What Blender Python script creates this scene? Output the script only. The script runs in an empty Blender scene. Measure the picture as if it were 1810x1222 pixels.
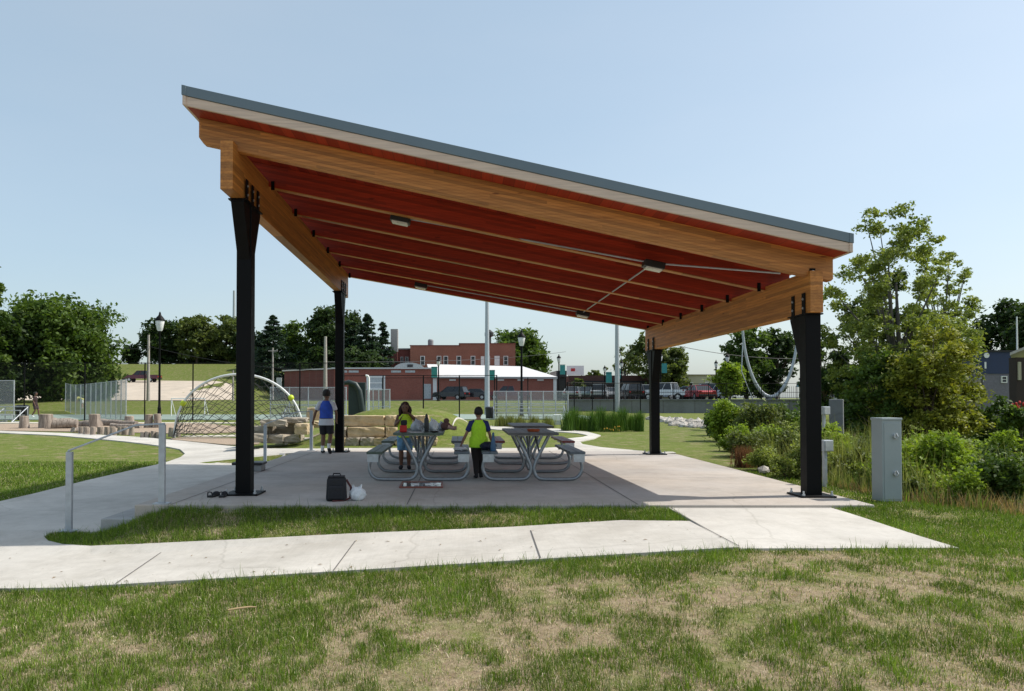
import bpy, bmesh, math, random
import numpy as np
from mathutils import Vector, Matrix
R = math.radians
C = bpy.context.scene.collection
sc = bpy.context.scene
random.seed(7); rng = np.random.default_rng(7)

# ---------------- camera, world, sun, exposure ----------------
F, CX, CY, PIT, H = 1350.0, 812.0, 680.4, math.atan(.0175), 1.3
cam = bpy.data.cameras.new('camera'); co = bpy.data.objects.new('camera', cam); C.objects.link(co)
co.location = (0, 0, H); co.rotation_euler = (R(90) + PIT, 0, 0)
cam.lens = F / 1810 * 36; cam.sensor_width = 36
cam.shift_x = (905 - CX) / 1810; cam.shift_y = (CY - 611) / 1810
cam.clip_start = .05; cam.clip_end = 6000
sc.camera = co
SUN_EL, SUN_AZ = R(49), R(9.3)           # azimuth counter-clockwise from +X
w = bpy.data.worlds.new("World"); sc.world = w; w.use_nodes = True
wn = w.node_tree; bg = wn.nodes['Background']
sky = wn.nodes.new('ShaderNodeTexSky'); sky.sky_type = 'NISHITA'; sky.sun_disc = False
sky.sun_elevation = SUN_EL; sky.sun_rotation = R(90) - SUN_AZ
sky.air_density = 1.0; sky.dust_density = 2.4; sky.ozone_density = 1.0; sky.altitude = 100
veil = wn.nodes.new('ShaderNodeMix'); veil.data_type = 'RGBA'; veil.blend_type = 'ADD'; veil.inputs[0].default_value = 1
wn.links.new(sky.outputs[0], veil.inputs[6]); 
wt = wn.nodes.new('ShaderNodeTexCoord'); wm = wn.nodes.new('ShaderNodeMapping'); wm.inputs['Scale'].default_value = (1, 1, 3.5); wn.links.new(wt.outputs['Generated'], wm.inputs[0])
wz = wn.nodes.new('ShaderNodeTexNoise'); wz.inputs['Scale'].default_value = 1.3; wz.inputs['Detail'].default_value = 5; wn.links.new(wm.outputs[0], wz.inputs['Vector'])
wr_ = wn.nodes.new('ShaderNodeValToRGB'); wr_.color_ramp.elements[0].position = .3; wr_.color_ramp.elements[1].position = .72     # thin high haze veil
wr_.color_ramp.elements[0].color = (.245, .325, .362, 1); wr_.color_ramp.elements[1].color = (.315, .372, .388, 1); wn.links.new(wz.outputs[0], wr_.inputs[0])
wk = wn.nodes.new('ShaderNodeMix'); wk.data_type = 'RGBA'; wk.blend_type = 'MULTIPLY'; wk.inputs[0].default_value = 1; wk.clamp_result = False; wn.links.new(wr_.outputs[0], wk.inputs[6]); wk.inputs[7].default_value = (10, 10, 10, 1); wn.links.new(wk.outputs[2], veil.inputs[7])
wn.links.new(veil.outputs[2], bg.inputs[0]); bg.inputs[1].default_value = .10
sl = bpy.data.lights.new('sun', 'SUN'); sl.energy = 5.0; sl.angle = R(.5); sl.color = (1, .95, .87)
so = bpy.data.objects.new('sun', sl); C.objects.link(so); so.location = (30, 5, 40)
sd = Vector((math.cos(SUN_AZ) * math.cos(SUN_EL), math.sin(SUN_AZ) * math.cos(SUN_EL), math.sin(SUN_EL)))
so.rotation_euler = sd.to_track_quat('Z', 'Y').to_euler()
sc.view_settings.view_transform = 'Standard'; sc.view_settings.look = 'None'
sc.view_settings.exposure = 0.0; sc.view_settings.gamma = 1
sc.cycles.max_bounces = 8; sc.cycles.transparent_max_bounces = 16

# ---------------- placing helpers ----------------
def sm(t):
    t = np.clip(t, 0, 1); return t * t * (3 - 2 * t)
def zg(x, y):
    """height of the ground"""
    x = np.asarray(x, float); y = np.asarray(y, float)
    zf = -.085 - .06 * np.clip(2.5 - x, 0, 6.2)
    zf = zf - .10 * sm((6.2 - y) / 3)
    # berm next to the slab
    inb = sm((x + 4.75) / .75)
    zb = -.37 + (.37 - .05) * sm((x + 4.5) / 1.1)
    a = sm((y - 8.4) / .95)
    zs = np.where(x < 4, zb, -.045)
    z = zf * (1 - a) + zs * a
    left = -.385 + .16 * sm((y - 19) / 8) + .2 * sm((y - 30) / 14)
    left = np.where(y < 8.4, zf, left)
    back = -.06 + .06 * sm((y - 25) / 15)
    mid = np.where(y > 9.4, np.where(y < 19.2, -.14, back), z)
    k = sm((x + 4.0) / .35) if False else (x > -4.05)
    z = np.where(y > 9.4, np.where(x < -4.05, left, mid), z)
    # smooth the left/back join
    bl = sm((x + 8) / 5.) 
    z = np.where((y > 19.2), left * (1 - bl) + back * bl, z)
    # the creek bank on the right
    xb = np.interp(y, [6, 8.5, 9.7, 14, 18, 23, 29, 40, 60], [9.5, 6.6, 5.75, 5.5, 6.6, 8.4, 9.8, 13, 20])
    d = x - xb
    z = np.where(x > 4.6, -.05 + (-.07) * sm((x - 5) / 4), z) if False else z
    z = np.where((x > 5.0) & (y > 9.4) & (y < 19.2), -.05, z)
    z = z - 1.0 * sm(d / 4.5) * sm((y - 5) / 4) * (1 - sm((y - 55) / 8))
    z = z + .25 * sm((d - 12) / 14) * (1 - sm((y - 55) / 8)) * sm((y - 8) / 6)
    # grassed mound behind the block wall
    z = z + 1.0 * np.exp(-(np.abs(x + 1.9) / 2.4) ** 4 - (np.abs(y - 26.2) / 3.2) ** 4)
    # street level and the hill
    far = sm((y - 62) / 14); farw = sm((y - 66.2) / .9)
    wz = sm((x - 13) / 1.5)
    z = z + (far * (1 - wz) + farw * wz) * (1.0 + .0 * x)
    z = z + (3.6 * sm((y - 84) / 52) + 3.3 * sm((y - 122) / 26)) * sm((-x - 27) / 12)
    return z
def Zg(x, y): return float(zg(x, y))
def ray(px, py):
    d = Vector(((px - CX) / F, 1, -(py - CY) / F))
    c, s = math.cos(PIT), math.sin(PIT)
    return Vector((d.x, d.y * c - d.z * s, d.y * s + d.z * c))
def at(px, py, Y):
    r = ray(px, py); return Vector((r.x / r.y * Y, Y, H + r.z / r.y * Y))
def gp(px, py):
    """where the sight line through a pixel of the photo meets the ground"""
    r = ray(px, py); r /= r.y; ys = 3 * 1.0025 ** np.arange(1960); k = np.argmax(H + r.z * ys < zg(r.x * ys, ys)); y = float(ys[k])
    lo = float(ys[max(0, k - 1)]); ys = np.linspace(lo, y, 24); y = float(ys[np.argmax(H + r.z * ys < zg(r.x * ys, ys))])
    return Vector((r.x * y, y, Zg(r.x * y, y)))
def spt(px, py, z=0.0):
    r = ray(px, py); k_ = (z - H) / r.z; return Vector((r.x * k_, r.y * k_, z))
def X(px, Y): return (px - CX) / F * Y

# ---------------- materials ----------------
def newmat(name):
    m = bpy.data.materials.new(name); m.use_nodes = True
    nt = m.node_tree; b = nt.nodes['Principled BSDF']; return m, nt, b
def N(nt, t, **k):
    n = nt.nodes.new(t)
    for a, v in k.items(): setattr(n, a, v)
    return n
def ramp(nt, fac, stops):
    r = N(nt, 'ShaderNodeValToRGB'); e = r.color_ramp.elements
    while len(e) < len(stops): e.new(.5)
    for i, (p, c) in enumerate(stops):
        e[i].position = p; e[i].color = (*c, 1) if len(c) == 3 else c
    nt.links.new(fac, r.inputs[0]); return r
def noise(nt, scale, detail=4, vec=None, rough=.55):
    n = N(nt, 'ShaderNodeTexNoise'); n.inputs['Scale'].default_value = scale
    n.inputs['Detail'].default_value = detail; n.inputs['Roughness'].default_value = rough
    if vec: nt.links.new(vec, n.inputs['Vector'])
    return n
def coord(nt, sx=1, sy=1, sz=1):
    t = N(nt, 'ShaderNodeTexCoord'); m = N(nt, 'ShaderNodeMapping')
    m.inputs['Scale'].default_value = (sx, sy, sz); nt.links.new(t.outputs['Object'], m.inputs[0]); return m.outputs[0]
def mixc(nt, fac, a, b, mode='MIX'):
    m = N(nt, 'ShaderNodeMix', data_type='RGBA', blend_type=mode)
    for s, v in ((0, fac), (6, a), (7, b)):
        if hasattr(v, 'is_output') or isinstance(v, bpy.types.NodeSocket): nt.links.new(v, m.inputs[s])
        else: m.inputs[s].default_value = v if s == 0 else (*v, 1)
    return m.outputs[2]
def bump(nt, b, h, s=.3, d=.01):
    n = N(nt, 'ShaderNodeBump'); n.inputs['Strength'].default_value = s; n.inputs['Distance'].default_value = d
    nt.links.new(h, n.inputs['Height']); nt.links.new(n.outputs[0], b.inputs['Normal'])
def plain(name, col, rough=.5, metal=0, var=.18, scale=6, bmp=0, stretch=(1, 1, 1)):
    m, nt, b = newmat(name)
    v = coord(nt, *stretch); n = noise(nt, scale, 5, v)
    lo = [c * (1 - var) for c in col]; hi = [min(1, c * (1 + var)) for c in col]
    r = ramp(nt, n.outputs[0], [(.3, lo), (.7, hi)])
    nt.links.new(r.outputs[0], b.inputs['Base Color'])
    rr = N(nt, 'ShaderNodeMath', operation='MULTIPLY_ADD'); nt.links.new(n.outputs[0], rr.inputs[0])
    rr.inputs[1].default_value = .2; rr.inputs[2].default_value = max(0, rough - .1); nt.links.new(rr.outputs[0], b.inputs['Roughness'])
    b.inputs['Metallic'].default_value = metal
    if bmp: bump(nt, b, n.outputs[0], bmp, .02)
    return m
def glulam(name, axis, base, lam=.038, dark=.6):
    m, nt, b = newmat(name)
    t = N(nt, 'ShaderNodeTexCoord'); sp = N(nt, 'ShaderNodeSeparateXYZ'); nt.links.new(t.outputs['Object'], sp.inputs[0])
    # lamination index (boards follow the beam)
    zz = N(nt, 'ShaderNodeMath', operation='MULTIPLY_ADD'); nt.links.new(sp.outputs['X' if axis == 'X' else 'Y'], zz.inputs[0])
    zz.inputs[1].default_value = .209 if axis == 'X' else .006; nt.links.new(sp.outputs['Z'], zz.inputs[2])
    fl = N(nt, 'ShaderNodeMath', operation='DIVIDE'); nt.links.new(zz.outputs[0], fl.inputs[0]); fl.inputs[1].default_value = lam
    f2 = N(nt, 'ShaderNodeMath', operation='FLOOR'); nt.links.new(fl.outputs[0], f2.inputs[0])
    # board ends along the length
    ln = N(nt, 'ShaderNodeMath', operation='MULTIPLY_ADD'); nt.links.new(f2.outputs[0], ln.inputs[0]); ln.inputs[1].default_value = .737
    nt.links.new(sp.outputs['X' if axis == 'X' else 'Y'], ln.inputs[2])
    l2 = N(nt, 'ShaderNodeMath', operation='MULTIPLY'); nt.links.new(ln.outputs[0], l2.inputs[0]); l2.inputs[1].default_value = .45
    l3 = N(nt, 'ShaderNodeMath', operation='FLOOR'); nt.links.new(l2.outputs[0], l3.inputs[0])
    cb = N(nt, 'ShaderNodeCombineXYZ'); nt.links.new(f2.outputs[0], cb.inputs[0]); nt.links.new(l3.outputs[0], cb.inputs[1])
    wn_ = N(nt, 'ShaderNodeTexWhiteNoise', noise_dimensions='3D'); nt.links.new(cb.outputs[0], wn_.inputs[0])
    fr_ = N(nt, 'ShaderNodeMath', operation='FRACT'); nt.links.new(fl.outputs[0], fr_.inputs[0])
    v = coord(nt, *((1.2, 14, 26) if axis == 'X' else (14, 1.2, 26)))
    g = noise(nt, 1.6, 6, v, .65)
    c1 = ramp(nt, wn_.outputs[0], [(0, [c * .74 for c in base]), (.5, base), (1, [min(1, c * 1.28) for c in base])])
    c2 = ramp(nt, g.outputs[0], [(.3, (dark, dark * .85, dark * .7)), (.6, (1, 1, 1))])
    c = mixc(nt, .85, c1.outputs[0], c2.outputs[0], 'MULTIPLY')
    c = mixc(nt, .8, c, ramp(nt, fr_.outputs[0], [(.04, (.5, .42, .36)), (.12, (1, 1, 1))]).outputs[0], 'MULTIPLY')
    vk = coord(nt, *((1.1, 5, 5) if axis == 'X' else (5, 1.1, 5)))
    vo = N(nt, 'ShaderNodeTexVoronoi'); nt.links.new(vk, vo.inputs[0]); vo.inputs['Scale'].default_value = 1.5
    k = ramp(nt, vo.outputs['Distance'], [(.05, (.28, .16, .1)), (.11, (1, 1, 1))])
    c = mixc(nt, .8, c, k.outputs[0], 'MULTIPLY')
    nt.links.new(c, b.inputs['Base Color']); b.inputs['Roughness'].default_value = .55
    bump(nt, b, g.outputs[0], .12, .004)
    return m
def concrete(name, col=(.56, .53, .49), stain=None):
    m, nt, b = newmat(name); v = coord(nt)
    n1 = noise(nt, .55, 6, v); n2 = noise(nt, 7, 8, v, .7); n3 = noise(nt, 180, 2, v)
    vs = coord(nt, 60, 1.5, 1); n4 = noise(nt, 1, 4, vs)
    c = ramp(nt, n1.outputs[0], [(.3, [x * .84 for x in col]), (.7, [x * 1.08 for x in col])]).outputs[0]
    c = mixc(nt, .45, c, ramp(nt, n2.outputs[0], [(.3, (.78, .78, .78)), (.62, (1, 1, 1))]).outputs[0], 'MULTIPLY')
    c = mixc(nt, .35, c, ramp(nt, n3.outputs[0], [(.3, (.7, .7, .7)), (.7, (1, 1, 1))]).outputs[0], 'MULTIPLY')
    c = mixc(nt, .25, c, ramp(nt, n4.outputs[0], [(.35, (.8, .8, .8)), (.65, (1, 1, 1))]).outputs[0], 'MULTIPLY')
    n5 = noise(nt, 1.3, 3, v)
    c = mixc(nt, .5, c, ramp(nt, n5.outputs[0], [(.62, (1, 1, 1)), (.78, (.8, .79, .77))]).outputs[0], 'MULTIPLY')
    vo = N(nt, 'ShaderNodeTexVoronoi', feature='DISTANCE_TO_EDGE'); vw = N(nt, 'ShaderNodeMix', data_type='RGBA', blend_type='ADD'); vw.inputs[0].default_value = .35
    nt.links.new(v, vw.inputs[6]); nt.links.new(noise(nt, 1.1, 6, v).outputs[1], vw.inputs[7]); nt.links.new(vw.outputs[2], vo.inputs[0]); vo.inputs['Scale'].default_value = .23
    c = mixc(nt, .55, c, ramp(nt, vo.outputs['Distance'], [(.0, (.7, .69, .67)), (.0015, (1, 1, 1))]).outputs[0], 'MULTIPLY')
    n6 = noise(nt, 26, 2, v); c = mixc(nt, .8, c, ramp(nt, n6.outputs[0], [(.24, (.5, .48, .45)), (.30, (1, 1, 1))]).outputs[0], 'MULTIPLY')
    n7 = noise(nt, .8, 7, v, .75); c = mixc(nt, .8, c, ramp(nt, n7.outputs[0], [(.38, (.80, .79, .77)), (.55, (1, 1, 1))]).outputs[0], 'MULTIPLY')
    if stain:
        c = mixc(nt, .9, c, ramp(nt, noise(nt, .35, 3, v).outputs[0], [(.35, (1, 1, 1)), (.65, stain)]).outputs[0], 'MULTIPLY')
    nt.links.new(c, b.inputs['Base Color']); b.inputs['Roughness'].default_value = .82
    bump(nt, b, n3.outputs[0], .25, .003)
    return m
def attr_leaf(name, trans=.35, rough=.6):
    m, nt, b = newmat(name); a = N(nt, 'ShaderNodeAttribute', attribute_name='Col')
    nt.links.new(a.outputs[0], b.inputs['Base Color']); b.inputs['Roughness'].default_value = rough
    b.inputs['Specular IOR Level'].default_value = .25
    t = N(nt, 'ShaderNodeBsdfTranslucent'); mm = mixc(nt, 1.0, a.outputs[0], (1.25, 1.3, .6), 'MULTIPLY')
    nt.links.new(mm, t.inputs[0])
    x = N(nt, 'ShaderNodeMixShader'); x.inputs[0].default_value = trans
    nt.links.new(b.outputs[0], x.inputs[1]); nt.links.new(t.outputs[0], x.inputs[2])
    nt.links.new(x.outputs[0], nt.nodes['Material Output'].inputs[0]); return m
def see_through(name, col, alpha, rough=.5, metal=.3):
    m, nt, b = newmat(name)
    b.inputs['Base Color'].default_value = (*col, 1); b.inputs['Roughness'].default_value = rough; b.inputs['Metallic'].default_value = metal
    b.inputs['Alpha'].default_value = alpha
    return m
def brickmat(name, c1, c2, mortar, scale=4.5):
    m, nt, b = newmat(name)
    t = N(nt, 'ShaderNodeTexCoord'); sp = N(nt, 'ShaderNodeSeparateXYZ'); nt.links.new(t.outputs['Object'], sp.inputs[0])
    ad = N(nt, 'ShaderNodeMath', operation='ADD'); nt.links.new(sp.outputs[0], ad.inputs[0]); nt.links.new(sp.outputs[1], ad.inputs[1])
    cb = N(nt, 'ShaderNodeCombineXYZ'); nt.links.new(ad.outputs[0], cb.inputs[0]); nt.links.new(sp.outputs[2], cb.inputs[1])
    br = N(nt, 'ShaderNodeTexBrick'); nt.links.new(cb.outputs[0], br.inputs[0]); br.inputs['Scale'].default_value = scale
    br.inputs['Color1'].default_value = (*c1, 1); br.inputs['Color2'].default_value = (*c2, 1); br.inputs['Mortar'].default_value = (*mortar, 1)
    br.inputs['Mortar Size'].default_value = .012
    n = noise(nt, .35, 5, coord(nt))
    c = mixc(nt, .6, br.outputs[0], ramp(nt, n.outputs[0], [(.3, (.7, .68, .68)), (.65, (1.05, 1, 1))]).outputs[0], 'MULTIPLY')
    nt.links.new(c, b.inputs['Base Color']); b.inputs['Roughness'].default_value = .85
    return m
M = {}
M['black_steel'] = plain('black_steel', (.0035, .0035, .004), .55, 0, .2, 9)
M['black_steel'].node_tree.nodes['Principled BSDF'].inputs['Specular IOR Level'].default_value = .14
M['galv'] = plain('galvanised_steel', (.5, .52, .54), .42, .75, .15, 14)
M['galv_pipe'] = plain('galvanised_pipe', (.30, .315, .33), .42, .7, .12, 20)
M['rail_steel'] = plain('rail_steel', (.40, .43, .46), .5, .35, .12, 12)
M['white_paint'] = plain('white_paint', (.78, .78, .76), .5, 0, .06, 5)
M['arch_white'] = plain('arch_white', (.66, .67, .66), .4, 0, .08, 5)
M['rope'] = plain('rope', (.03, .03, .032), .8)
M['lime'] = plain('lime_plastic', (.45, .55, .02), .4)
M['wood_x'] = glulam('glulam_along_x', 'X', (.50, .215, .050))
M['wood_y'] = glulam('glulam_along_y', 'Y', (.47, .195, .040))
M['wood_shaded_x'] = glulam('rafter_wood_shaded_red', 'X', (.36, .031, .009), dark=.6)  # inner rafters: red shade and deck bounce under the roof painted into the wood colour
M['fascia_wood'] = plain('fascia_wood', (.60, .47, .37), .6, 0, .14, 3, 0, (.6, 4, 14))
M['metal_edge'] = plain('blue_grey_roof_metal', (.14, .18, .20), .38, .3, .06, 1.5)
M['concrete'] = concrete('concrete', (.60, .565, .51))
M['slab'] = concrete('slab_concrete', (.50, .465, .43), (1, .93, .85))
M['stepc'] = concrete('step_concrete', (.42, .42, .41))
M['wallc'] = concrete('retaining_wall_concrete', (.21, .22, .23))
M['joint'] = plain('joint_dark', (.11, .105, .1), .9)
M['lens'] = plain('lamp_lens', (.75, .74, .7), .3)
M['black'] = plain('black_plastic', (.012, .012, .014), .45)
M['cloth_black'] = plain('black_fabric', (.014, .014, .018), .85, 0, .3, 30)
M['glass_dark'] = plain('dark_glass', (.02, .025, .03), .12, 0, .1)
M['rubber'] = plain('rubber', (.015, .015, .015), .8)
M['chrome'] = plain('rim_metal', (.5, .5, .52), .3, .8)
M['leaf'] = attr_leaf('leaf'); M['blade'] = attr_leaf('grass_blade', .3, .5)
M['bark'] = plain('bark', (.12, .09, .065), .9, 0, .35, 8, .5, (1, 1, .2))
M['bark_grey'] = plain('grey_bark', (.10, .09, .08), .9, 0, .35, 8, .5, (1, 1, .2))

# ---------------- mesh builder ----------------
class MB:
    def __init__(s): s.v = []; s.f = []
    def add(s, vs, fs):
        o = len(s.v); s.v += [tuple(v) for v in vs]; s.f += [tuple(i + o for i in f) for f in fs]; return s
    def box(s, c, d, rz=0, rx=0, ry=0):
        hx, hy, hz = d[0] / 2, d[1] / 2, d[2] / 2
        m = Matrix.Translation(c) @ Matrix.Rotation(rz, 4, 'Z') @ Matrix.Rotation(ry, 4, 'Y') @ Matrix.Rotation(rx, 4, 'X')
        vs = [m @ Vector((x * hx, y * hy, z * hz)) for x in (-1, 1) for y in (-1, 1) for z in (-1, 1)]
        return s.add(vs, [(0, 1, 3, 2), (4, 6, 7, 5), (0, 4, 5, 1), (2, 3, 7, 6), (0, 2, 6, 4), (1, 5, 7, 3)])
    def hexa(s, v):   # 8 corners: 4 bottom (ccw) then 4 top
        return s.add(v, [(3, 2, 1, 0), (4, 5, 6, 7), (0, 1, 5, 4), (1, 2, 6, 5), (2, 3, 7, 6), (3, 0, 4, 7)])
    def tube(s, pts, r, n=10, cap=True, sq=None):
        pts = [Vector(p) for p in pts]; k = len(pts)
        rr = r if isinstance(r, (list, tuple)) else [r] * k
        up = None; rings = []
        for i, p in enumerate(pts):
            t = (pts[min(i + 1, k - 1)] - pts[max(i - 1, 0)]).normalized()
            if up is None:
                up = Vector((0, 0, 1)) if abs(t.z) < .9 else Vector((0, 1, 0))
            a = t.cross(up).normalized(); up = a.cross(t).normalized()
            r2 = rr[i]; ra, rb = (r2 if isinstance(r2, tuple) else (r2, r2))
            rings.append([p + a * (ra * math.cos(2 * math.pi * j / n)) + up * (rb * math.sin(2 * math.pi * j / n)) for j in range(n)])
        vs = [v for q in rings for v in q]; fs = []
        for i in range(k - 1):
            for j in range(n): fs.append((i * n + j, i * n + (j + 1) % n, (i + 1) * n + (j + 1) % n, (i + 1) * n + j))
        if cap: fs += [tuple(range(n - 1, -1, -1)), tuple((k - 1) * n + j for j in range(n))]
        return s.add(vs, fs)
    def prism(s, poly, a, b, axis='Y'):
        n = len(poly)
        f = {'Y': lambda p, t: (p[0], t, p[1]), 'X': lambda p, t: (t, p[0], p[1]), 'Z': lambda p, t: (p[0], p[1], t)}[axis]
        vs = [f(p, a) for p in poly] + [f(p, b) for p in poly]
        return s.add(vs, [tuple(range(n))[::-1], tuple(range(n, 2 * n))] + [(i, (i + 1) % n, n + (i + 1) % n, n + i) for i in range(n)])
    def ball(s, c, r, n=10, m=7):
        r3 = r if isinstance(r, (tuple, list)) else (r, r, r); vs = [(c[0], c[1], c[2] - r3[2])]
        for i in range(1, m):
            ph = -math.pi / 2 + math.pi * i / m
            for j in range(n):
                th = 2 * math.pi * j / n
                vs.append((c[0] + r3[0] * math.cos(ph) * math.cos(th), c[1] + r3[1] * math.cos(ph) * math.sin(th), c[2] + r3[2] * math.sin(ph)))
        vs.append((c[0], c[1], c[2] + r3[2])); fs = []
        for j in range(n):
            fs.append((0, 1 + (j + 1) % n, 1 + j))
            for i in range(m - 2): fs.append((1 + i * n + j, 1 + i * n + (j + 1) % n, 1 + (i + 1) * n + (j + 1) % n, 1 + (i + 1) * n + j))
            fs.append((1 + (m - 2) * n + j, 1 + (m - 2) * n + (j + 1) % n, len(vs) - 1))
        return s.add(vs, fs)
    def lathe(s, prof, c=(0, 0, 0), n=16):
        vs = []; k = len(prof)
        for r, z in prof:
            for j in range(n): vs.append((c[0] + r * math.cos(2 * math.pi * j / n), c[1] + r * math.sin(2 * math.pi * j / n), c[2] + z))
        fs = [(i * n + j, i * n + (j + 1) % n, (i + 1) * n + (j + 1) % n, (i + 1) * n + j) for i in range(k - 1) for j in range(n)]
        fs += [tuple(range(n - 1, -1, -1)), tuple((k - 1) * n + j for j in range(n))]
        return s.add(vs, fs)
    def build(s, name, m, parent=None, world=False, smooth=False, bevel=0, loc=None):
        me = bpy.data.meshes.new(name); me.from_pydata(s.v, [], s.f); me.update()
        bm = bmesh.new(); bm.from_mesh(me); bmesh.ops.recalc_face_normals(bm, faces=bm.faces); bm.to_mesh(me); bm.free()
        if smooth:
            me.polygons.foreach_set('use_smooth', [True] * len(me.polygons))
        return link(name, me, m, parent, world, bevel, loc, smooth)
def link(name, me, m, parent=None, world=False, bevel=0, loc=None, smooth=False):
    o = bpy.data.objects.new(name, me); C.objects.link(o); me.materials.append(m if not isinstance(m, str) else M[m])
    if parent:
        o.parent = parent
        if world:
            if '_w' in parent: pl = Vector(parent['_w'])
            else: pl = parent.location
            o.matrix_parent_inverse = Matrix.Translation(-pl) if parent.type == 'EMPTY' else Matrix.Identity(4)
    if loc is not None: o.location = loc
    if bevel:
        b = o.modifiers.new('b', 'BEVEL'); b.width = bevel; b.segments = 2; b.limit_method = 'ANGLE'
    if smooth:
        try: me.set_sharp_from_angle(angle=R(40))
        except Exception: pass
    return o
def T(name, label, cat, loc=(0, 0, 0), rz=0, group=None):
    if len(label.split()) > 16: print('LONG', len(label.split()), label)
    o = bpy.data.objects.new(name, None); C.objects.link(o); o.location = loc; o.rotation_euler = (0, 0, rz)
    o.empty_display_size = .2
    return tag(o, label, cat, group)
def tag(o, label, cat, group=None):
    o['label'] = label; o['category'] = cat
    if group: o['group'] = group
    return o
def struct(o): o['kind'] = 'structure'; return o
def stuff(o, label=None, cat=None):
    o['kind'] = 'stuff'
    if label: o['label'] = label; o['category'] = cat
    return o
def kids(o): return [c for c in C.objects if c.parent == o]
def dup(o, loc, rz=None, label=None, parent=None):
    ch = kids(o); c = o.copy(); C.objects.link(c)
    if parent: c.parent = parent
    if loc is not None: c.location = loc
    if rz is not None: c.rotation_euler = (0, 0, rz)
    if label: c['label'] = label
    for k in ch: dup(k, None, None, None, c)
    return c
ORD = ['first', 'second', 'third', 'fourth', 'fifth', 'sixth', 'seventh', 'eighth', 'ninth', 'tenth', 'eleventh', 'twelfth', 'thirteenth', 'fourteenth', 'fifteenth', 'sixteenth', 'seventeenth', 'eighteenth', 'nineteenth', 'twentieth']
def npmesh(name, V, Fq, col, m, parent=None, nper=4, loc=None):
    """fast mesh: V (n,3), all faces with nper corners; col per vertex"""
    me = bpy.data.meshes.new(name); n = len(V); nf = len(Fq)
    me.vertices.add(n); me.vertices.foreach_set('co', np.asarray(V, np.float32).ravel())
    me.loops.add(nf * nper); me.loops.foreach_set('vertex_index', np.asarray(Fq, np.int32).ravel())
    me.polygons.add(nf); me.polygons.foreach_set('loop_start', np.arange(0, nf * nper, nper, dtype=np.int32))
    try: me.polygons.foreach_set('loop_total', np.full(nf, nper, np.int32))
    except Exception: pass
    me.update(calc_edges=True)
    if col is not None:
        a = me.color_attributes.new('Col', 'FLOAT_COLOR', 'POINT')
        c4 = np.ones((n, 4), np.float32); c4[:, :3] = col; a.data.foreach_set('color', c4.ravel())
    return link(name, me, m, parent, loc=loc)

# ---------------- ground ----------------
def axis_pts(segs):
    out = []
    for a, b, st in segs: out += list(np.arange(a, b, st))
    return np.array(out + [segs[-1][1]])
gx = axis_pts([(-2600, -400, 200), (-400, -100, 20), (-100, -30, 2.5), (-30, -10, .8), (-10, 12, .22), (12, 40, 1), (40, 120, 4), (120, 400, 20), (400, 2600, 200)])
gy = axis_pts([(-30, 2, 2), (2, 20, .2), (20, 34, .5), (34, 62, 1.2), (62, 80, .35), (80, 150, 3), (150, 400, 20), (400, 3000, 200)])
GX, GY = np.meshgrid(gx, gy); GZ = zg(GX, GY)
nx, ny = len(gx), len(gy); ii = np.arange((ny - 1) * nx).reshape(ny - 1, nx)[:, :-1].ravel()
gF = np.stack([ii, ii + 1, ii + 1 + nx, ii + nx], 1)
def groundmat():
    m, nt, b = newmat('lawn_ground'); v = coord(nt)
    a = N(nt, 'ShaderNodeAttribute', attribute_name='Col')
    sp = N(nt, 'ShaderNodeSeparateColor'); nt.links.new(a.outputs[0], sp.inputs[0])
    n1 = noise(nt, 2.2, 9, v, .7); n2 = noise(nt, 14, 6, v, .7); n3 = noise(nt, 90, 3, v)
    vs = coord(nt, .25, 3, 1); n4 = noise(nt, 1, 5, vs)
    green = ramp(nt, n2.outputs[0], [(.25, (.075, .105, .02)), (.5, (.125, .16, .035)), (.8, (.21, .225, .075))]).outputs[0]
    green = mixc(nt, .6, green, ramp(nt, n4.outputs[0], [(.3, (.7, .75, .6)), (.7, (1.15, 1.1, 1))]).outputs[0], 'MULTIPLY')
    dirt = ramp(nt, n2.outputs[0], [(.25, (.16, .115, .065)), (.5, (.30, .23, .15)), (.8, (.44, .36, .25))]).outputs[0]
    dirt = mixc(nt, .5, dirt, ramp(nt, n3.outputs[0], [(.3, (.6, .6, .55)), (.6, (1, 1, 1))]).outputs[0], 'MULTIPLY')
    s = N(nt, 'ShaderNodeMath', operation='ADD'); nt.links.new(n1.outputs[0], s.inputs[0]); nt.links.new(sp.outputs[0], s.inputs[1])
    r = ramp(nt, s.outputs[0], [(.50, (0, 0, 0)), (.72, (1, 1, 1))])
    nt.links.new(mixc(nt, r.outputs[0], green, dirt), b.inputs['Base Color']); b.inputs['Roughness'].default_value = .95
    b.inputs['Specular IOR Level'].default_value = .1
    bump(nt, b, n2.outputs[0], .6, .05); return m
def dryness(x, y):
    d = np.where(y < 8.2, .19, 0) + np.where((y > 8.3) & (y < 9.4) & (x < 3), .10, 0)
    return d + np.where((x > 5) & (y < 12), .05, 0) - .1 * (y > 19) + .12 * sm((x - 5.6) / 1.5) * (y > 8.4) * (y < 34)
gcol = np.zeros((nx * ny, 3)); gcol[:, 0] = np.clip(dryness(GX, GY), 0, 1).ravel()
ground = npmesh('ground', np.stack([GX, GY, GZ], -1).reshape(-1, 3), gF, gcol, groundmat()); struct(ground)

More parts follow.
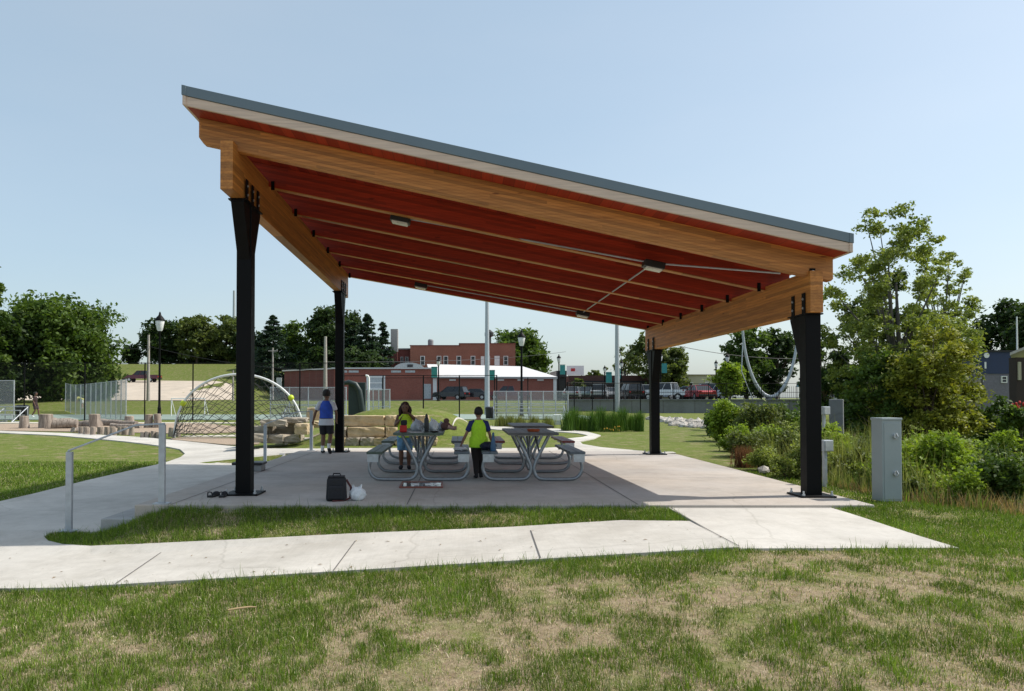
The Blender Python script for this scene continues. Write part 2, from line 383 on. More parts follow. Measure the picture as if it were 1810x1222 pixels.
def drape(name, pts, off, m, thick=.1, step=.6, zf=None, parent=None):
    zf = zf or Zg; bm = bmesh.new()
    f = bm.faces.new([bm.verts.new((p[0], p[1], 0)) for p in pts])
    xs = [p[0] for p in pts]; ys = [p[1] for p in pts]
    for lo, hi, k in ((min(xs), max(xs), 0), (min(ys), max(ys), 1)):
        t = lo + step
        while t < hi:
            co_ = [0, 0, 0]; no = [0, 0, 0]; co_[k] = t; no[k] = 1
            bmesh.ops.bisect_plane(bm, geom=bm.verts[:] + bm.edges[:] + bm.faces[:], plane_co=co_, plane_no=no); t += step
    if thick:
        be = [e for e in bm.edges if len(e.link_faces) == 1]
    for v in bm.verts: v.co.z = zf(v.co.x, v.co.y) + off
    if thick:
        r = bmesh.ops.extrude_edge_only(bm, edges=be)
        for g in r['geom']:
            if isinstance(g, bmesh.types.BMVert): g.co.z -= thick
    bmesh.ops.triangulate(bm, faces=bm.faces[:]); bmesh.ops.recalc_face_normals(bm, faces=bm.faces[:])
    s = sum(f.normal.z * f.calc_area() for f in bm.faces)
    if s < 0: bmesh.ops.reverse_faces(bm, faces=bm.faces[:])
    me = bpy.data.meshes.new(name); bm.to_mesh(me); bm.free(); return link(name, me, m, parent)
def inpoly(x, y, P):
    P = np.array([(p[0], p[1]) for p in P]); c = np.zeros(x.shape, bool); j = len(P) - 1
    for i in range(len(P)):
        xi, yi = P[i]; xj, yj = P[j]
        c ^= ((yi > y) != (yj > y)) & (x < (xj - xi) * (y - yi) / (yj - yi + 1e-12) + xi); j = i
    return c
G2 = lambda L: [gp(*p).xy[:] for p in L]
def smooth_poly(P, it=2):
    for _ in range(it):
        Q = []
        for i in range(len(P)):
            a, b = Vector(P[i]), Vector(P[(i + 1) % len(P)]); Q += [tuple(a * .75 + b * .25), tuple(a * .25 + b * .75)]
        P = Q
    return P
# front path
berm_low = [(2.54, 8.42)] + G2([(1100, 925), (900, 937), (630, 948), (400, 960), (250, 967), (160, 970.5), (110, 967), (85, 961), (78, 954), (88, 947), (110, 943)])
lawn_edge = G2([(-260, 975), (0, 890), (60, 876), (150, 853), (240, 832), (295, 819), (320, 810), (327, 804), (318, 796), (298, 792), (183, 778.5), (100, 771), (0, 766.5), (-200, 760)])
path_top = G2([(-200, 756.5), (0, 763), (143, 768), (246, 774), (340, 783), (415, 791), (480, 795), (560, 795.5), (700, 795)])
walk = [(-14, 6.95), (2.54, 6.95)] + berm_low + [(-4.5, 9.36), (-4.37, 9.36), (-4.37, 19.2), (-3.9, 19.25), (-1.2, 19.3)] + [p for p in path_top[::-1] if p[0] < -1.2] + [p for p in lawn_edge[::-1]] 
walk_o = struct(drape('path', walk, .035, 'concrete', .1, .5))
slab_front = [(2.542, 6.95), (4.55, 6.98), (4.52, 9.33), (2.542, 9.33)]
def zap(x, y): return -.032 - .03 * sm((9.2 - y) / 2)
apron = struct(drape('pavement', slab_front, 0, 'concrete', .12, .4, zap))
SL = [(-3.96, 9.33), (2.542, 9.326), (2.542, 9.334), (5.06, 9.33), (5.06, 17.75), (4.3, 18.9), (-3.96, 18.9)]
mb = MB().prism([(-3.96, 9.33), (5.06, 9.33), (5.06, 17.75), (4.4, 18.8), (-3.96, 19.1)], -.3, 0, 'Z')
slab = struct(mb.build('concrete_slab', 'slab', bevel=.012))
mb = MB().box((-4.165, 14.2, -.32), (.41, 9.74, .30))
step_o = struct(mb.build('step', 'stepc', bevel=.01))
# joints
def strip(name, a, b, wd, z0=None, zf=None, m='joint'):
    a = Vector(a); b = Vector(b); d = (b - a).normalized(); n = Vector((-d.y, d.x)) * wd / 2; k = max(1, int((b - a).length / .4)); mb = MB(); vs = []
    for i in range(k + 1):
        p = a.lerp(b, i / k)
        for q in (p - n, p + n): vs.append((q.x, q.y, z0 if z0 is not None else zf(q.x, q.y)))
    mb.add(vs, [(2 * i, 2 * i + 1, 2 * i + 3, 2 * i + 2) for i in range(k)])
    return struct(mb.build(name, m))
for x in (-.62, 2.2): strip('slab_joint', (x - .02, 9.34), (x, 18.85), .012, .004)
for y in (12.5, 15.7): strip('slab_joint', (-3.5, y), (5.05, y), .009, .004)
strip('slab_joint', (-3.52, 9.34), (-3.5, 19), .012, .004)
strip('slab_joint', (-3.9, 17.45), (5.0, 17.45), .02, .004)
for x0, x1 in ((-1.143, -1.14), (.736, .782), (-3.12, -3.27)):
    strip('path_joint', (x0, 6.96), (x1, 8.4), .012, None, lambda x, y: Zg(x, y) + .041)
strip('path_joint', (2.546, 6.97), (2.546, 9.3), .014, None, lambda x, y: max(zap(x, y), Zg(x, y) + .035) + .005)
strip('path_joint', (2.56, 9.29), (4.5, 9.29), .014, None, lambda x, y: zap(x, y) + .005)
# back path, right
bp = G2([(690, 799.5), (690, 794), (960, 794), (1010, 791), (1000, 785), (985, 781), (1000, 777), (1030, 774), (1040, 771), (1020, 767), (985, 764.5), (940, 763), (880, 761), (850, 758), (800, 755), (800, 751.5), (850, 753), (900, 756), (985, 759), (1040, 765), (1062, 771), (1050, 777), (1025, 782), (1030, 787), (1066, 793), (1135, 799), (1190, 801), (1195, 803)])
bp = bp[1:]
struct(drape('path', [(p[0], p[1]) for p in bp] + [(4.4, 19.0), (-1.15, 19.32)], .03, 'concrete', .08, .7))
mulch = plain('mulch', (.33, .25, .18), .95, 0, .45, 40, .6)
struct(drape('mulch_bed', smooth_poly(G2([(-150, 760), (-150, 751), (60, 750), (200, 748.5), (420, 750), (600, 752), (600, 762), (440, 764), (330, 768), (200, 765)]), 1), .03, mulch, .05, 2))
struct(drape('mulch_bed', smooth_poly(G2([(290, 777), (330, 774), (430, 776), (470, 785), (420, 789), (350, 783)]), 1), .032, mulch, .05, 2))
pale = plain('pale_gravel', (.5, .46, .38), .9, 0, .2, 20)
struct(drape('gravel_path', G2([(-150, 749.5), (-150, 747.5), (150, 747.5), (420, 748), (420, 749.5), (150, 749.3)]), .035, pale, .05, 3))
struct(drape('gravel_path', G2([(320, 772), (470, 769), (600, 769), (600, 771), (470, 772.5), (330, 774)]), .035, pale, .05, 3))
court = plain('court_surface', (.24, .30, .255), .8, 0, .08, .5)
struct(drape('court_surface', [(-48, 46), (9, 46), (9, 60), (-48, 60)], .04, court, .05, 4))
lot = plain('sand_lot', (.52, .44, .35), .9, 0, .12, .6)
struct(drape('gravel_lot', [(-75, 88), (-31, 86), (-29.5, 100), (-36, 122), (-75, 126)], .08, lot, .05, 4))
asph = plain('asphalt', (.075, .077, .08), .85, 0, .15, 3)
struct(drape('road', [(-26, 92), (14, 88), (14, 71), (110, 71), (110, 104), (-26, 108)], .06, asph, .05, 5))

# ---------------- picnic shelter ----------------
SH = T('picnic_shelter', 'open timber picnic shelter with sloping single-pitch roof on four black steel columns', 'shelter', (.9, 10.3, 0))
def zroof(x, y): return 4.912 - .209 * (x + 3.4) - .09 * sm(0) - .0075 * max(0, y - 9.5) * max(0, min(1, (1.5 - x) / 4.5 + .0))
cols = {'FL': (-2.913, 10.39, 3.92), 'FR': (4.684, 10.19, 2.42), 'BL': (-2.895, 18.48, 3.84), 'BR': (4.53, 17.74, 2.41)}
for k, (x, y, z) in cols.items():
    s = .1; mb = MB().box((x, y, z / 2), (.2, .2, z - .02))
    # haunches along the beam
    for sg in ((-1, 1) if k in ('FL', 'BL') else (1,) if k == 'FR' else (-1, 1)):
        d = .42 if k in ('FL', 'FR') else .36
        mb.prism([(y + sg * s, z - .75), (y + sg * s, z - .012), (y + sg * d, z - .012), (y + sg * d, z - .05)][::sg], x - .085, x + .085, 'X')
    c = mb.build('column', 'black_steel', SH, True, bevel=.008)
    d0 = -.42 if k in ('FL', 'BL') else -.13 if k == 'FR' else -.36
    d1 = .42 if k in ('FL', 'FR') else .36
    MB().box((x, y + (d0 + d1) / 2, z - .005), (.24, d1 - d0, .018)).build('cap_plate', 'black_steel', c)
    MB().box((x, y, .013), (.46, .46, .02)).build('base_plate', 'black_steel', c, bevel=.003)
    for a in (-1, 1):
        for b_ in (-1, 1):
            MB().lathe([(.022, 0), (.022, .022), (.013, .022), (.013, .06), (.004, .062)], (x + a * .185, y + b_ * .185, .023), 8).build('anchor_bolt', 'galv', c)
    for j, dy in enumerate((-.28, .0, .28) if k in ('FL', 'BL') else (-.02, .3) if k == 'FR' else (-.25, .2)):
        for sx in (-1, 1):
            mb2 = MB().box((x + sx * .092, y + dy, z + .13), (.012, .09, .30))
            st = mb2.build('strap', 'black_steel', c)
            bb = MB()
            for q in (.06, .13, .2): bb.lathe([(.014, 0), (.014, .012)], (0, 0, 0), 6)
            v2 = []
            bb = MB()
            for q in (.08, .20): MB().box((x + sx * .103, y + dy, z + q), (.012, .026, .026), 0, R(30)).build('bolt_head', 'galv', c)
def beamY(xa, ya, za, xb, yb, zb, ha, hb, hw):
    mb = MB(); n = 12; vs = []
    mb.hexa([(xa - hw, ya, za), (xa + hw, ya, za), (xb + hw, yb, zb), (xb - hw, yb, zb), (xa - hw, ya, za + ha), (xa + hw, ya, za + ha), (xb + hw, yb, zb + hb), (xb - hw, yb, zb + hb)])
    return mb.build('beam', 'wood_y', SH, True, bevel=.006)
beamY(-2.93, 9.56, 3.93, -2.895, 19.3, 3.835, .62, .60, .08)
beamY(4.69, 10.0, 2.425, 4.53, 18.25, 2.415, .55, .54, .085)
for i in range(7):
    t = i / 6; yl = 9.78 + (19.45 - 9.78) * t; yr = 10.14 + (18.12 - 10.14) * t; hw = .065
    xl, xr = -3.335, 4.945
    dep = .325
    def zt(x, y): return zroof(x, y) - .002
    ylm = lambda x: yl + (yr - yl) * (x - xl) / (xr - xl)
    n = 1; vs = []
    cut = .07
    A = [(xl, -cut * .0)]
    prof = [(xl, 0), (xl, -dep + .07), (xl + .06, -dep), (xr - .03, -dep), (xr, -dep + .035), (xr, 0)]
    mb = MB(); k = len(prof); vs = []
    for sg in (-1, 1):
        for (x, dz) in prof: y = ylm(x) + sg * hw; vs.append((x, y, zt(x, ylm(x)) + dz))
    mb.add(vs, [tuple(range(k)), tuple(range(2 * k - 1, k - 1, -1))] + [(j, (j + 1) % k, k + (j + 1) % k, k + j) for j in range(k)])
    ra = mb.build('rafter', 'wood_x' if i == 0 else 'wood_shaded_x', SH, True, bevel=.006)
    if i:  # added pale strip: paints the light bounced from the ground onto the rafter underside
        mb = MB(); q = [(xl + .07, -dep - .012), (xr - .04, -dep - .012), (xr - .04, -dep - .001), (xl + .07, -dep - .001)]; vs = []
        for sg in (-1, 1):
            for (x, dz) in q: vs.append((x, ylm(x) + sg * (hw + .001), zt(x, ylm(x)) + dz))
        mb.add(vs, [(0, 1, 2, 3), (7, 6, 5, 4)] + [(j, (j + 1) % 4, 4 + (j + 1) % 4, 4 + j) for j in range(4)]); mb.build('bounce_light_strip', 'wood_x', ra)
    if i == 0:
        for x in (-2.93, 4.66):
            y = ylm(x) - hw; z = zroof(x, y) - dep + .06
            MB().box((x, y - .008, z), (.075, .012, .1)).build('connector_plate', 'black_steel', ra)
            b_ = MB(); b_.tube([(x, y - .014, z), (x, y - .035, z)], .022, 10); b_.build('bolt_head', 'galv', ra)
    else:
        for x, sg in ((-2.78, 1), (4.48, -1)):
            y = ylm(x) - hw; z = zroof(x, y) - dep
            MB().box((x, y - .006, z + .02), (.05, .008, .13)).build('connector_plate', 'black_steel', ra)
# roof deck corners
RC = [(-3.40, 9.37), (5.0, 9.72), (5.0, 18.5), (-3.4, 19.85)]
def slabz(m, name, o0, o1, grow=0, par=SH):
    cx_, cy_ = .8, 14.3; P = []
    for (x, y) in RC: P.append((x + grow * (1 if x > 0 else -1), y + grow * (1 if y > 14 else -1)))
    return MB().hexa([(x, y, zroof(x, y) + o0) for x, y in P] + [(x, y, zroof(x, y) + o1) for x, y in P]).build(name, m, par, True)
def deckmat():
    m, nt, b = newmat('red_deck_boards')
    t = N(nt, 'ShaderNodeTexCoord'); sp = N(nt, 'ShaderNodeSeparateXYZ'); nt.links.new(t.outputs['Object'], sp.inputs[0])
    dv = N(nt, 'ShaderNodeMath', operation='MULTIPLY'); nt.links.new(sp.outputs[0], dv.inputs[0]); dv.inputs[1].default_value = 1 / .14
    fl = N(nt, 'ShaderNodeMath', operation='FLOOR'); nt.links.new(dv.outputs[0], fl.inputs[0])
    fr = N(nt, 'ShaderNodeMath', operation='FRACT'); nt.links.new(dv.outputs[0], fr.inputs[0])
    wn_ = N(nt, 'ShaderNodeTexWhiteNoise', noise_dimensions='1D'); nt.links.new(fl.outputs[0], wn_.inputs['W'])
    g = noise(nt, 1.5, 6, coord(nt, 20, 1, 10))
    c = ramp(nt, wn_.outputs[0], [(0, (.29, .020, .005)), (1, (.46, .045, .013))]).outputs[0]
    c = mixc(nt, .6, c, ramp(nt, g.outputs[0], [(.3, (.6, .55, .5)), (.65, (1, 1, 1))]).outputs[0], 'MULTIPLY')
    e = ramp(nt, fr.outputs[0], [(.02, (.25, .25, .25)), (.06, (1, 1, 1))]).outputs[0]
    c = mixc(nt, 1.0, c, e, 'MULTIPLY')
    nt.links.new(c, b.inputs['Base Color']); b.inputs['Roughness'].default_value = .6; return m
slabz(deckmat(), 'roof_deck', 0, .045, -.03)
slabz('metal_edge', 'roof_sheet', .05, .235, -.035)
def fascia(i, j, name, m, o0, o1, g0, g1):
    (xa, ya), (xb, yb) = RC[i], RC[j]
    d = Vector((xb - xa, yb - ya)).normalized(); n = Vector((d.y, -d.x))
    e = d * (0.0)
    pts = []
    for q in (g0, g1): pts.append((Vector((xa, ya)) + n * q - d * (g1 if i in (0, 2) else -g0 + .001), Vector((xb, yb)) + n * q + d * (g1 if i in (0, 2) else -g0 + .001)))
    (a0, b0), (a1, b1) = pts
    zz = lambda p, o: zroof(p.x, p.y) + o
    v = [a1, b1, b0, a0]
    return MB().hexa([(p.x, p.y, zz(p, o0)) for p in v] + [(p.x, p.y, zz(p, o1)) for p in v]).build(name, m, SH, True, bevel=.003)
for i, j in ((0, 1), (1, 2), (2, 3), (3, 0)):
    fascia(i, j, 'fascia_board', 'fascia_wood', .002, .118, -.028, .012)
    fascia(i, j, 'metal_trim', 'metal_edge', .122, .245, -.03, .024)
# trim screws
# lights under the roof, px of fixture, rafter index
def under(px, py, drop):
    r = ray(px, py); r /= r.y; y = 9
    while y < 22:
        if H + r.z * y > zroof(r.x * y, y) - drop and y > 9.3: break
        y += .01
    return Vector((r.x * y, y, H + r.z * y))
LP = []
for px, py in ((708, 388), (1155, 469), (744, 505), (1030, 555)):
    p = under(px, py, .36); LP.append(p); ang = math.atan(.209)
    fx = MB().box((p.x, p.y, p.z), (.30, .22, .10), 0, 0, ang).build('light_fixture', 'black', SH, True, bevel=.01)
    MB().box((p.x - .01, p.y - .01, p.z - .062), (.24, .17, .03), 0, 0, ang).build('lens', 'lens', fx, bevel=.006)
def conduit(a, b, r=.013):
    MB().tube([a, b], r, 8).build('conduit', 'rail_steel', SH, True, smooth=True)
up = Vector((0, 0, .03))
for a, b in ((0, 1), (2, 3), (1, 3)): conduit(LP[a] + up, LP[b] + up)
conduit(LP[1] + up, Vector((4.35, 10.32, zroof(4.35, 10.3) - .30)))
dr = (LP[1] - LP[3]).normalized()
# dark chamber: nothing

# ---------------- handrails ----------------
def handrail(y, x0, x1, label):
    t = T('handrail', label, 'handrail', (x0, y, 0), 0, 'galvanised stair handrails')
    z0 = -.335
    for x, z in ((x0, z0), (x1, 0)):
        top = z + .975
        p = MB().box((x - x0, 0, (z + top) / 2), (.075, .05, .975)).build('post', 'rail_steel', t, bevel=.004)
        MB().box((x - x0, 0, z + .007), (.19, .13, .014)).build('base_flange', 'rail_steel', p)
    dx = x1 - x0
    mb = MB(); pts = [(-.02, 0, z0 + .985), (dx - .33, 0, .965), (dx + .03, 0, .985)]
    mb.tube(pts, .012, 10); mb.build('rail', 'rail_steel', t, smooth=True)
handrail(9.42, -4.8, -3.66, 'galvanised handrail of two posts and sloping rail at near end of the steps')
handrail(18.9, -4.8, -3.66, 'galvanised handrail at far end of the steps by the boy in the blue bib')

# ---------------- picnic tables ----------------
M['top_grey'] = plain('recycled_plastic_grey', (.10, .095, .09), .55, 0, .2, 5)
M['top_green'] = plain('bench_green', (.075, .10, .075), .5, 0, .2, 5)
M['top_red'] = plain('bench_red', (.20, .035, .03), .5, 0, .2, 5)
M['top_slate'] = plain('bench_slate', (.11, .13, .145), .5, 0, .15, 5)
def table(loc, label, ctop, cl, cr, L=1.85):
    t = T('picnic_table', label, 'picnic table', loc, 0, 'steel framed picnic tables')
    def planks(n, x0, x1, z, m, name):
        wd = (x1 - x0) / n; mb = MB()
        for i in range(n): mb.box((x0 + wd * (i + .5), L / 2, z), (wd - .006, L, .04))
        mb.box(((x0 + x1) / 2, .04, z - .001), (x1 - x0 - .02, .05, .036)); mb.box(((x0 + x1) / 2, L - .04, z - .001), (x1 - x0 - .02, .05, .036))
        return mb.build(name, m, t, bevel=.006)
    planks(5, -.39, .39, .745, ctop, 'table_top')
    planks(2, -.80, -.55, .455, cl, 'bench_seat'); planks(2, .55, .80, .455, cr, 'bench_seat')
    for y in (.22, L - .30):
        for s in (-1, 1):
            P = [(.26, .72), (.20, .60), (.10, .40), (.035, .26), (.02, .18), (.04, .10), (.085, .05), (.15, .028), (.30, .028), (.60, .028), (.68, .045), (.74, .09), (.775, .16), (.78, .23), (.755, .33), (.70, .43)]
            pts = [Vector((s * a, y, b)) for a, b in P]
            # smooth
            for _ in range(2):
                q = [pts[0]]
                for a, b in zip(pts[:-1], pts[1:]): q += [a.lerp(b, .25), a.lerp(b, .75)]
                q.append(pts[-1]); pts = q
            MB().tube(pts, .027, 10).build('frame_pipe', 'galv_pipe', t, smooth=True)
            MB().box((s * .675, y, .42), (.20, .035, .03)).build('seat_bracket', 'galv', t)
            if y < 1: MB().box((s * .70, .006, .375), (.17, .008, .12)).build('end_plate', 'galv', t)
        MB().box((0, y, .715), (.66, .04, .02)).build('top_bracket', 'galv', t)
    for s in (-1, 1):
        MB().tube([(s * .03, .30 if s < 0 else L - .38, .22), (s * .03, L / 2, .71)], .017, 8).build('brace', 'galv_pipe', t, smooth=True)
        MB().tube([(s * .12, L - .3 if s < 0 else .22, .40), (s * .1, L / 2, .71)], .017, 8).build('brace', 'galv_pipe', t, smooth=True)
    return t
yN, yB = 11.78, 14.75
tl = table((X(740.5, 12.0), yN, 0), 'near left picnic table with bags and bottles on its dark top', 'top_green', 'top_green', 'top_slate')
tr = table((X(941, 12.0), yN, 0), 'near right picnic table with an orange tray on its top', 'top_grey', 'top_slate', 'top_slate')
table((X(748, 15.0) , yB, 0), 'back left picnic table, half hidden behind the bag-covered one', 'top_green', 'top_green', 'top_slate')
table((X(941, 15.0), yB, 0), 'back right picnic table with dark red bench seats', 'top_grey', 'top_red', 'top_red')

# ---------------- things on the slab and tables ----------------
def cloth_blob(name, c, r, m, seed, parent=None, rough=.25, n=24, mm=14):
    rg = random.Random(seed); mb = MB().ball(c, r, n, mm); ph = [rg.uniform(0, 6.3) for _ in range(6)]
    v = []
    for (x, y, z) in mb.v:
        dx, dy, dz = (x - c[0]) / r[0], (y - c[1]) / r[1], (z - c[2]) / r[2]
        a = math.atan2(dy, dx); k = 1 + rough * (.5 * math.sin(3 * a + ph[0] + 2 * dz) + .3 * math.sin(7 * a + ph[1] - 3 * dz) + .2 * math.sin(5 * dz * 2 + ph[2] + 4 * a) + .25 * (rg.random() - .5))
        zz = max(c[2] + dz * r[2] * (1 + .3 * rough * math.sin(4 * a + ph[3])), c[2] - r[2] * .75)
        v.append((c[0] + dx * r[0] * k, c[1] + dy * r[1] * k, zz))
    mb.v = v; return mb.build(name, m, parent, smooth=True)
M['bag_white'] = plain('plastic_bag_white', (.62, .64, .66), .35, 0, .25, 12)
M['bag_grey'] = plain('plastic_bag_grey', (.40, .42, .45), .35, 0, .25, 12)
# backpack
bx = X(596, 9.75)
t = T('backpack', 'black square backpack standing on the slab edge next to a white plastic bag', 'backpack', (bx, 9.72, 0), R(4))
b = MB(); b.hexa([(-.13, -.09, .0), (.13, -.09, .0), (.13, .09, .0), (-.13, .09, .0), (-.115, -.075, .30), (.115, -.075, .30), (.115, .08, .30), (-.115, .08, .30)])
b.build('body', 'cloth_black', t, bevel=.03)
MB().box((0, -.10, .11), (.19, .05, .17)).build('front_pocket', 'cloth_black', t, bevel=.02)
MB().box((0, .0, .305), (.21, .15, .02)).build('lid', 'cloth_black', t, bevel=.01)
MB().tube([(-.05, .03, .305), (-.04, .03, .34), (.04, .03, .34), (.05, .03, .305)], .009, 6).build('handle', 'cloth_black', t, smooth=True)
MB().tube([(.12, .05, .26), (.18, .03, .16), (.17, .0, .03), (.09, -.07, .006), (-.04, -.12, .006)], (.014), 6).build('shoulder_strap', plain('dark_red_strap', (.09, .02, .02), .7), t, smooth=True)
# white plastic bag
t = T('plastic_bag', 'white plastic shopping bag slumped beside the black backpack', 'plastic bag', (X(632, 9.75), 9.75, 0))
o = cloth_blob('body', (0, 0, .075), (.105, .09, .095), M['bag_white'], 3, t, .22)
for s in (-1, 1): MB().tube([(s * .045 - .01, 0, .12), (s * .05, .01, .20), (s * .03 - .01, .0, .15)], [.022, .012, .018], 7).build('handle', 'bag_white', t, smooth=True)
# tray board on the slab
pA = [spt(704, 865), spt(778, 865.5), spt(783, 852.5), spt(716, 852.5)]
c0 = sum((p for p in pA), Vector()) / 4; c0.z = 0
t = T('framed_board', 'flat framed glossy board lying on the slab in front of the left table', 'board', c0, R(1))
fr = MB(); W_, D_ = .60, .66
for (cx_, cy_, a, b_) in ((0, -D_ / 2, W_, .03), (0, D_ / 2, W_, .03), (-W_ / 2, 0, .03, D_ - .03), (W_ / 2, 0, .03, D_ - .03)): fr.box((cx_, cy_, .014), (a + (.03 if a == W_ else 0), b_, .026))
fr.build('frame', plain('red_brown_frame', (.22, .07, .05), .5), t, bevel=.003)
MB().box((0, 0, .010), (W_ - .03, D_ - .03, .014)).build('panel', plain('glossy_panel', (.12, .13, .13), .08), t)
for x_ in (-.09, .1, .2): MB().box((x_, .01, .019), (.1 if x_ < .15 else .04, .22, .003), R(4)).build('paper', 'white_paint', t)
# shoes by the left column
for i, px in enumerate((378, 395)):
    p = spt(px, 878); t = T('sandal', ('left' if i == 0 else 'right') + ' one of two black sandals by the front left column', 'shoe', (p.x, p.y, 0), R(80 + 14 * i))
    MB().prism([(-.12, -.04), (-.05, -.045), (.06, -.035), (.12, -.03), (.13, .0), (.12, .03), (.05, .04), (-.06, .04), (-.12, .035)], 0, .025, 'Z').build('sole', 'rubber', t, bevel=.006)
    MB().ball((.06, 0, .03), (.07, .042, .035), 12, 8).build('upper_strap', 'cloth_black', t, smooth=True)
    MB().tube([(-.10, -.035, .02), (-.11, -.025, .07), (-.12, .0, .075), (-.11, .025, .07), (-.10, .035, .02)], .008, 8).build('heel_strap', 'cloth_black', t, smooth=True)
# low black lidded cooler
p = spt(441, 832)
t = T('storage_box', 'low grey box with a wide black lid behind the front left column', 'box', (p.x, p.y, 0), 0)
MB().box((0.05, 0, .055), (.40, .30, .11)).build('body', plain('grey_plastic', (.22, .22, .22), .5), t, bevel=.01)
MB().box((0, 0, .135), (.54, .38, .05)).build('lid', 'black', t, bevel=.015)
# litter
p = gp(755, 893)
t = T('food_wrapper', 'crumpled pink and white food wrapper on the grass at the slab edge', 'litter', (p.x, p.y, p.z + .01), .3)
cloth_blob('wrapper', (0, 0, .018), (.075, .03, .024), plain('wrapper_pink', (.65, .42, .40), .4, 0, .45, 60), 5, t, .35)
# stick in the lawn
p = gp(428, 1086)
o = MB().tube([(-.1, -.03, .04), (-.03, 0, .045), (.05, .02, .05), (.1, .035, .045)], [.006, .008, .007, .004], 7).build('stick', plain('dry_stick', (.42, .30, .16), .8), smooth=True, loc=p)
tag(o, 'short dry pale stick lying on the patchy lawn in the foreground', 'stick')
# on the left table
tx = X(740.5, 12.0); TZ = .766
def on(px, dy, z=TZ): 
    Y = yN + dy; return Vector((X(px, Y), Y, z))
p = on(713, .22); t = T('lunch_bag', 'bright red and black lunch bag at near left corner of the left table', 'bag', p)
MB().box((0, 0, .055), (.11, .10, .11)).build('body', plain('red_fabric', (.45, .015, .01), .6), t, bevel=.015)
MB().box((0.01, 0, .15), (.095, .09, .08)).build('top_pouch', 'cloth_black', t, bevel=.015)
p = on(754, .45); t = T('water_bottle', 'tall black water bottle standing on the left picnic table', 'bottle', p)
MB().lathe([(.036, 0), (.038, .01), (.038, .19), (.03, .215), (.018, .225)], n=16).build('body', 'black', t, smooth=True)
MB().lathe([(.022, .225), (.022, .262), (.014, .268), (.012, .285)], n=14).build('cap', 'black', t, smooth=True)
for i, (px, dy, r, m_, lab) in enumerate(((738, .6, (.10, .09, .10), 'bag_grey', 'crumpled grey plastic bag left of the black bottle'), (766, .65, (.075, .08, .105), 'bag_white', 'white plastic grocery bag right of the black bottle'), (782, 1.2, (.08, .08, .07), 'bag_grey', 'small grey bag at the back right of the left table'))):
    p = on(px, dy); t = T('grocery_bag', lab, 'plastic bag', p); cloth_blob('body', (0, 0, r[2] * .76), r, M[m_], 20 + i, t, .28)
    MB().tube([(-.02, 0, r[2] * 1.5), (-.035, .01, r[2] * 2.0), (.01, 0, r[2] * 1.6)], [.02, .01, .015], 6).build('handle', m_, t, smooth=True)
p = on(788, .95); t = T('stuffed_toy', 'pinkish stuffed toy lying at the right edge of the left table', 'toy', p, R(-10))
pk = plain('plush_pink', (.42, .27, .22), .9, 0, .4, 25); br = plain('plush_brown', (.12, .06, .05), .9, 0, .3, 25)
MB().ball((0, 0, .07), (.09, .07, .07), 14, 10).build('body', br, t, smooth=True)
MB().ball((.01, 0, .155), (.05, .05, .045), 14, 9).build('head', br, t, smooth=True)
for s in (-1, 1): MB().tube([(.05, s * .04, .06), (.12, s * .05, .035), (.17, s * .05, .035)], [.035, .03, .035], 9).build('leg', pk, t, smooth=True)
p = on(735, .18); t = T('paper_sheet', 'white sheet of paper flat on the near end of the left table', 'paper', p + Vector((0, 0, .001)), R(12)); MB().box((0, 0, .002), (.21, .27, .003)).build('sheet', 'white_paint', t)
p = on(768, .15); t = T('dark_plate', 'small dark dish near the front right corner of the left table', 'dish', p); MB().lathe([(.03, 0), (.05, .004), (.07, .015), (.073, .017), (.05, .008)], n=18).build('dish', 'black', t, smooth=True)
# on the right table
p = on(943, .45); t = T('serving_tray', 'shallow orange tray resting on the right picnic table', 'tray', p)
MB().lathe([(.075, 0), (.09, .004), (.105, .035), (.11, .038), (.10, .034), (.085, .008)], n=24).build('tray', plain('orange_plastic', (.55, .13, .05), .45), t, smooth=True)
# on the benches
p = Vector((tr.location.x - .66, yN + .12, .477)); t = T('water_bottle', 'blue cone-topped bottle standing on the left bench of the right table', 'bottle', p + Vector((.04, 0, 0)))
blu = plain('blue_plastic', (.03, .10, .20), .4)
MB().lathe([(.042, 0), (.044, .01), (.042, .10), (.03, .16), (.022, .20), (.018, .235)], n=16).build('body', blu, t, smooth=True)
MB().lathe([(.016, .235), (.02, .24), (.018, .275), (.008, .29)], n=12).build('cap', blu, t, smooth=True)
t = T('folded_bag', 'dark navy bag heaped on the left bench of the right table', 'bag', p + Vector((-.03, .3, 0))); cloth_blob('body', (0, 0, .06), (.13, .15, .07), plain('navy_fabric', (.012, .016, .04), .8), 31, t, .2)
p = Vector((tl.location.x + .66, yN + .3, .477)); t = T('grocery_bag', 'flat white plastic bag on the right bench of the left table by the boy', 'plastic bag', p); cloth_blob('body', (0, 0, .022), (.11, .16, .03), M['bag_white'], 33, t, .2)

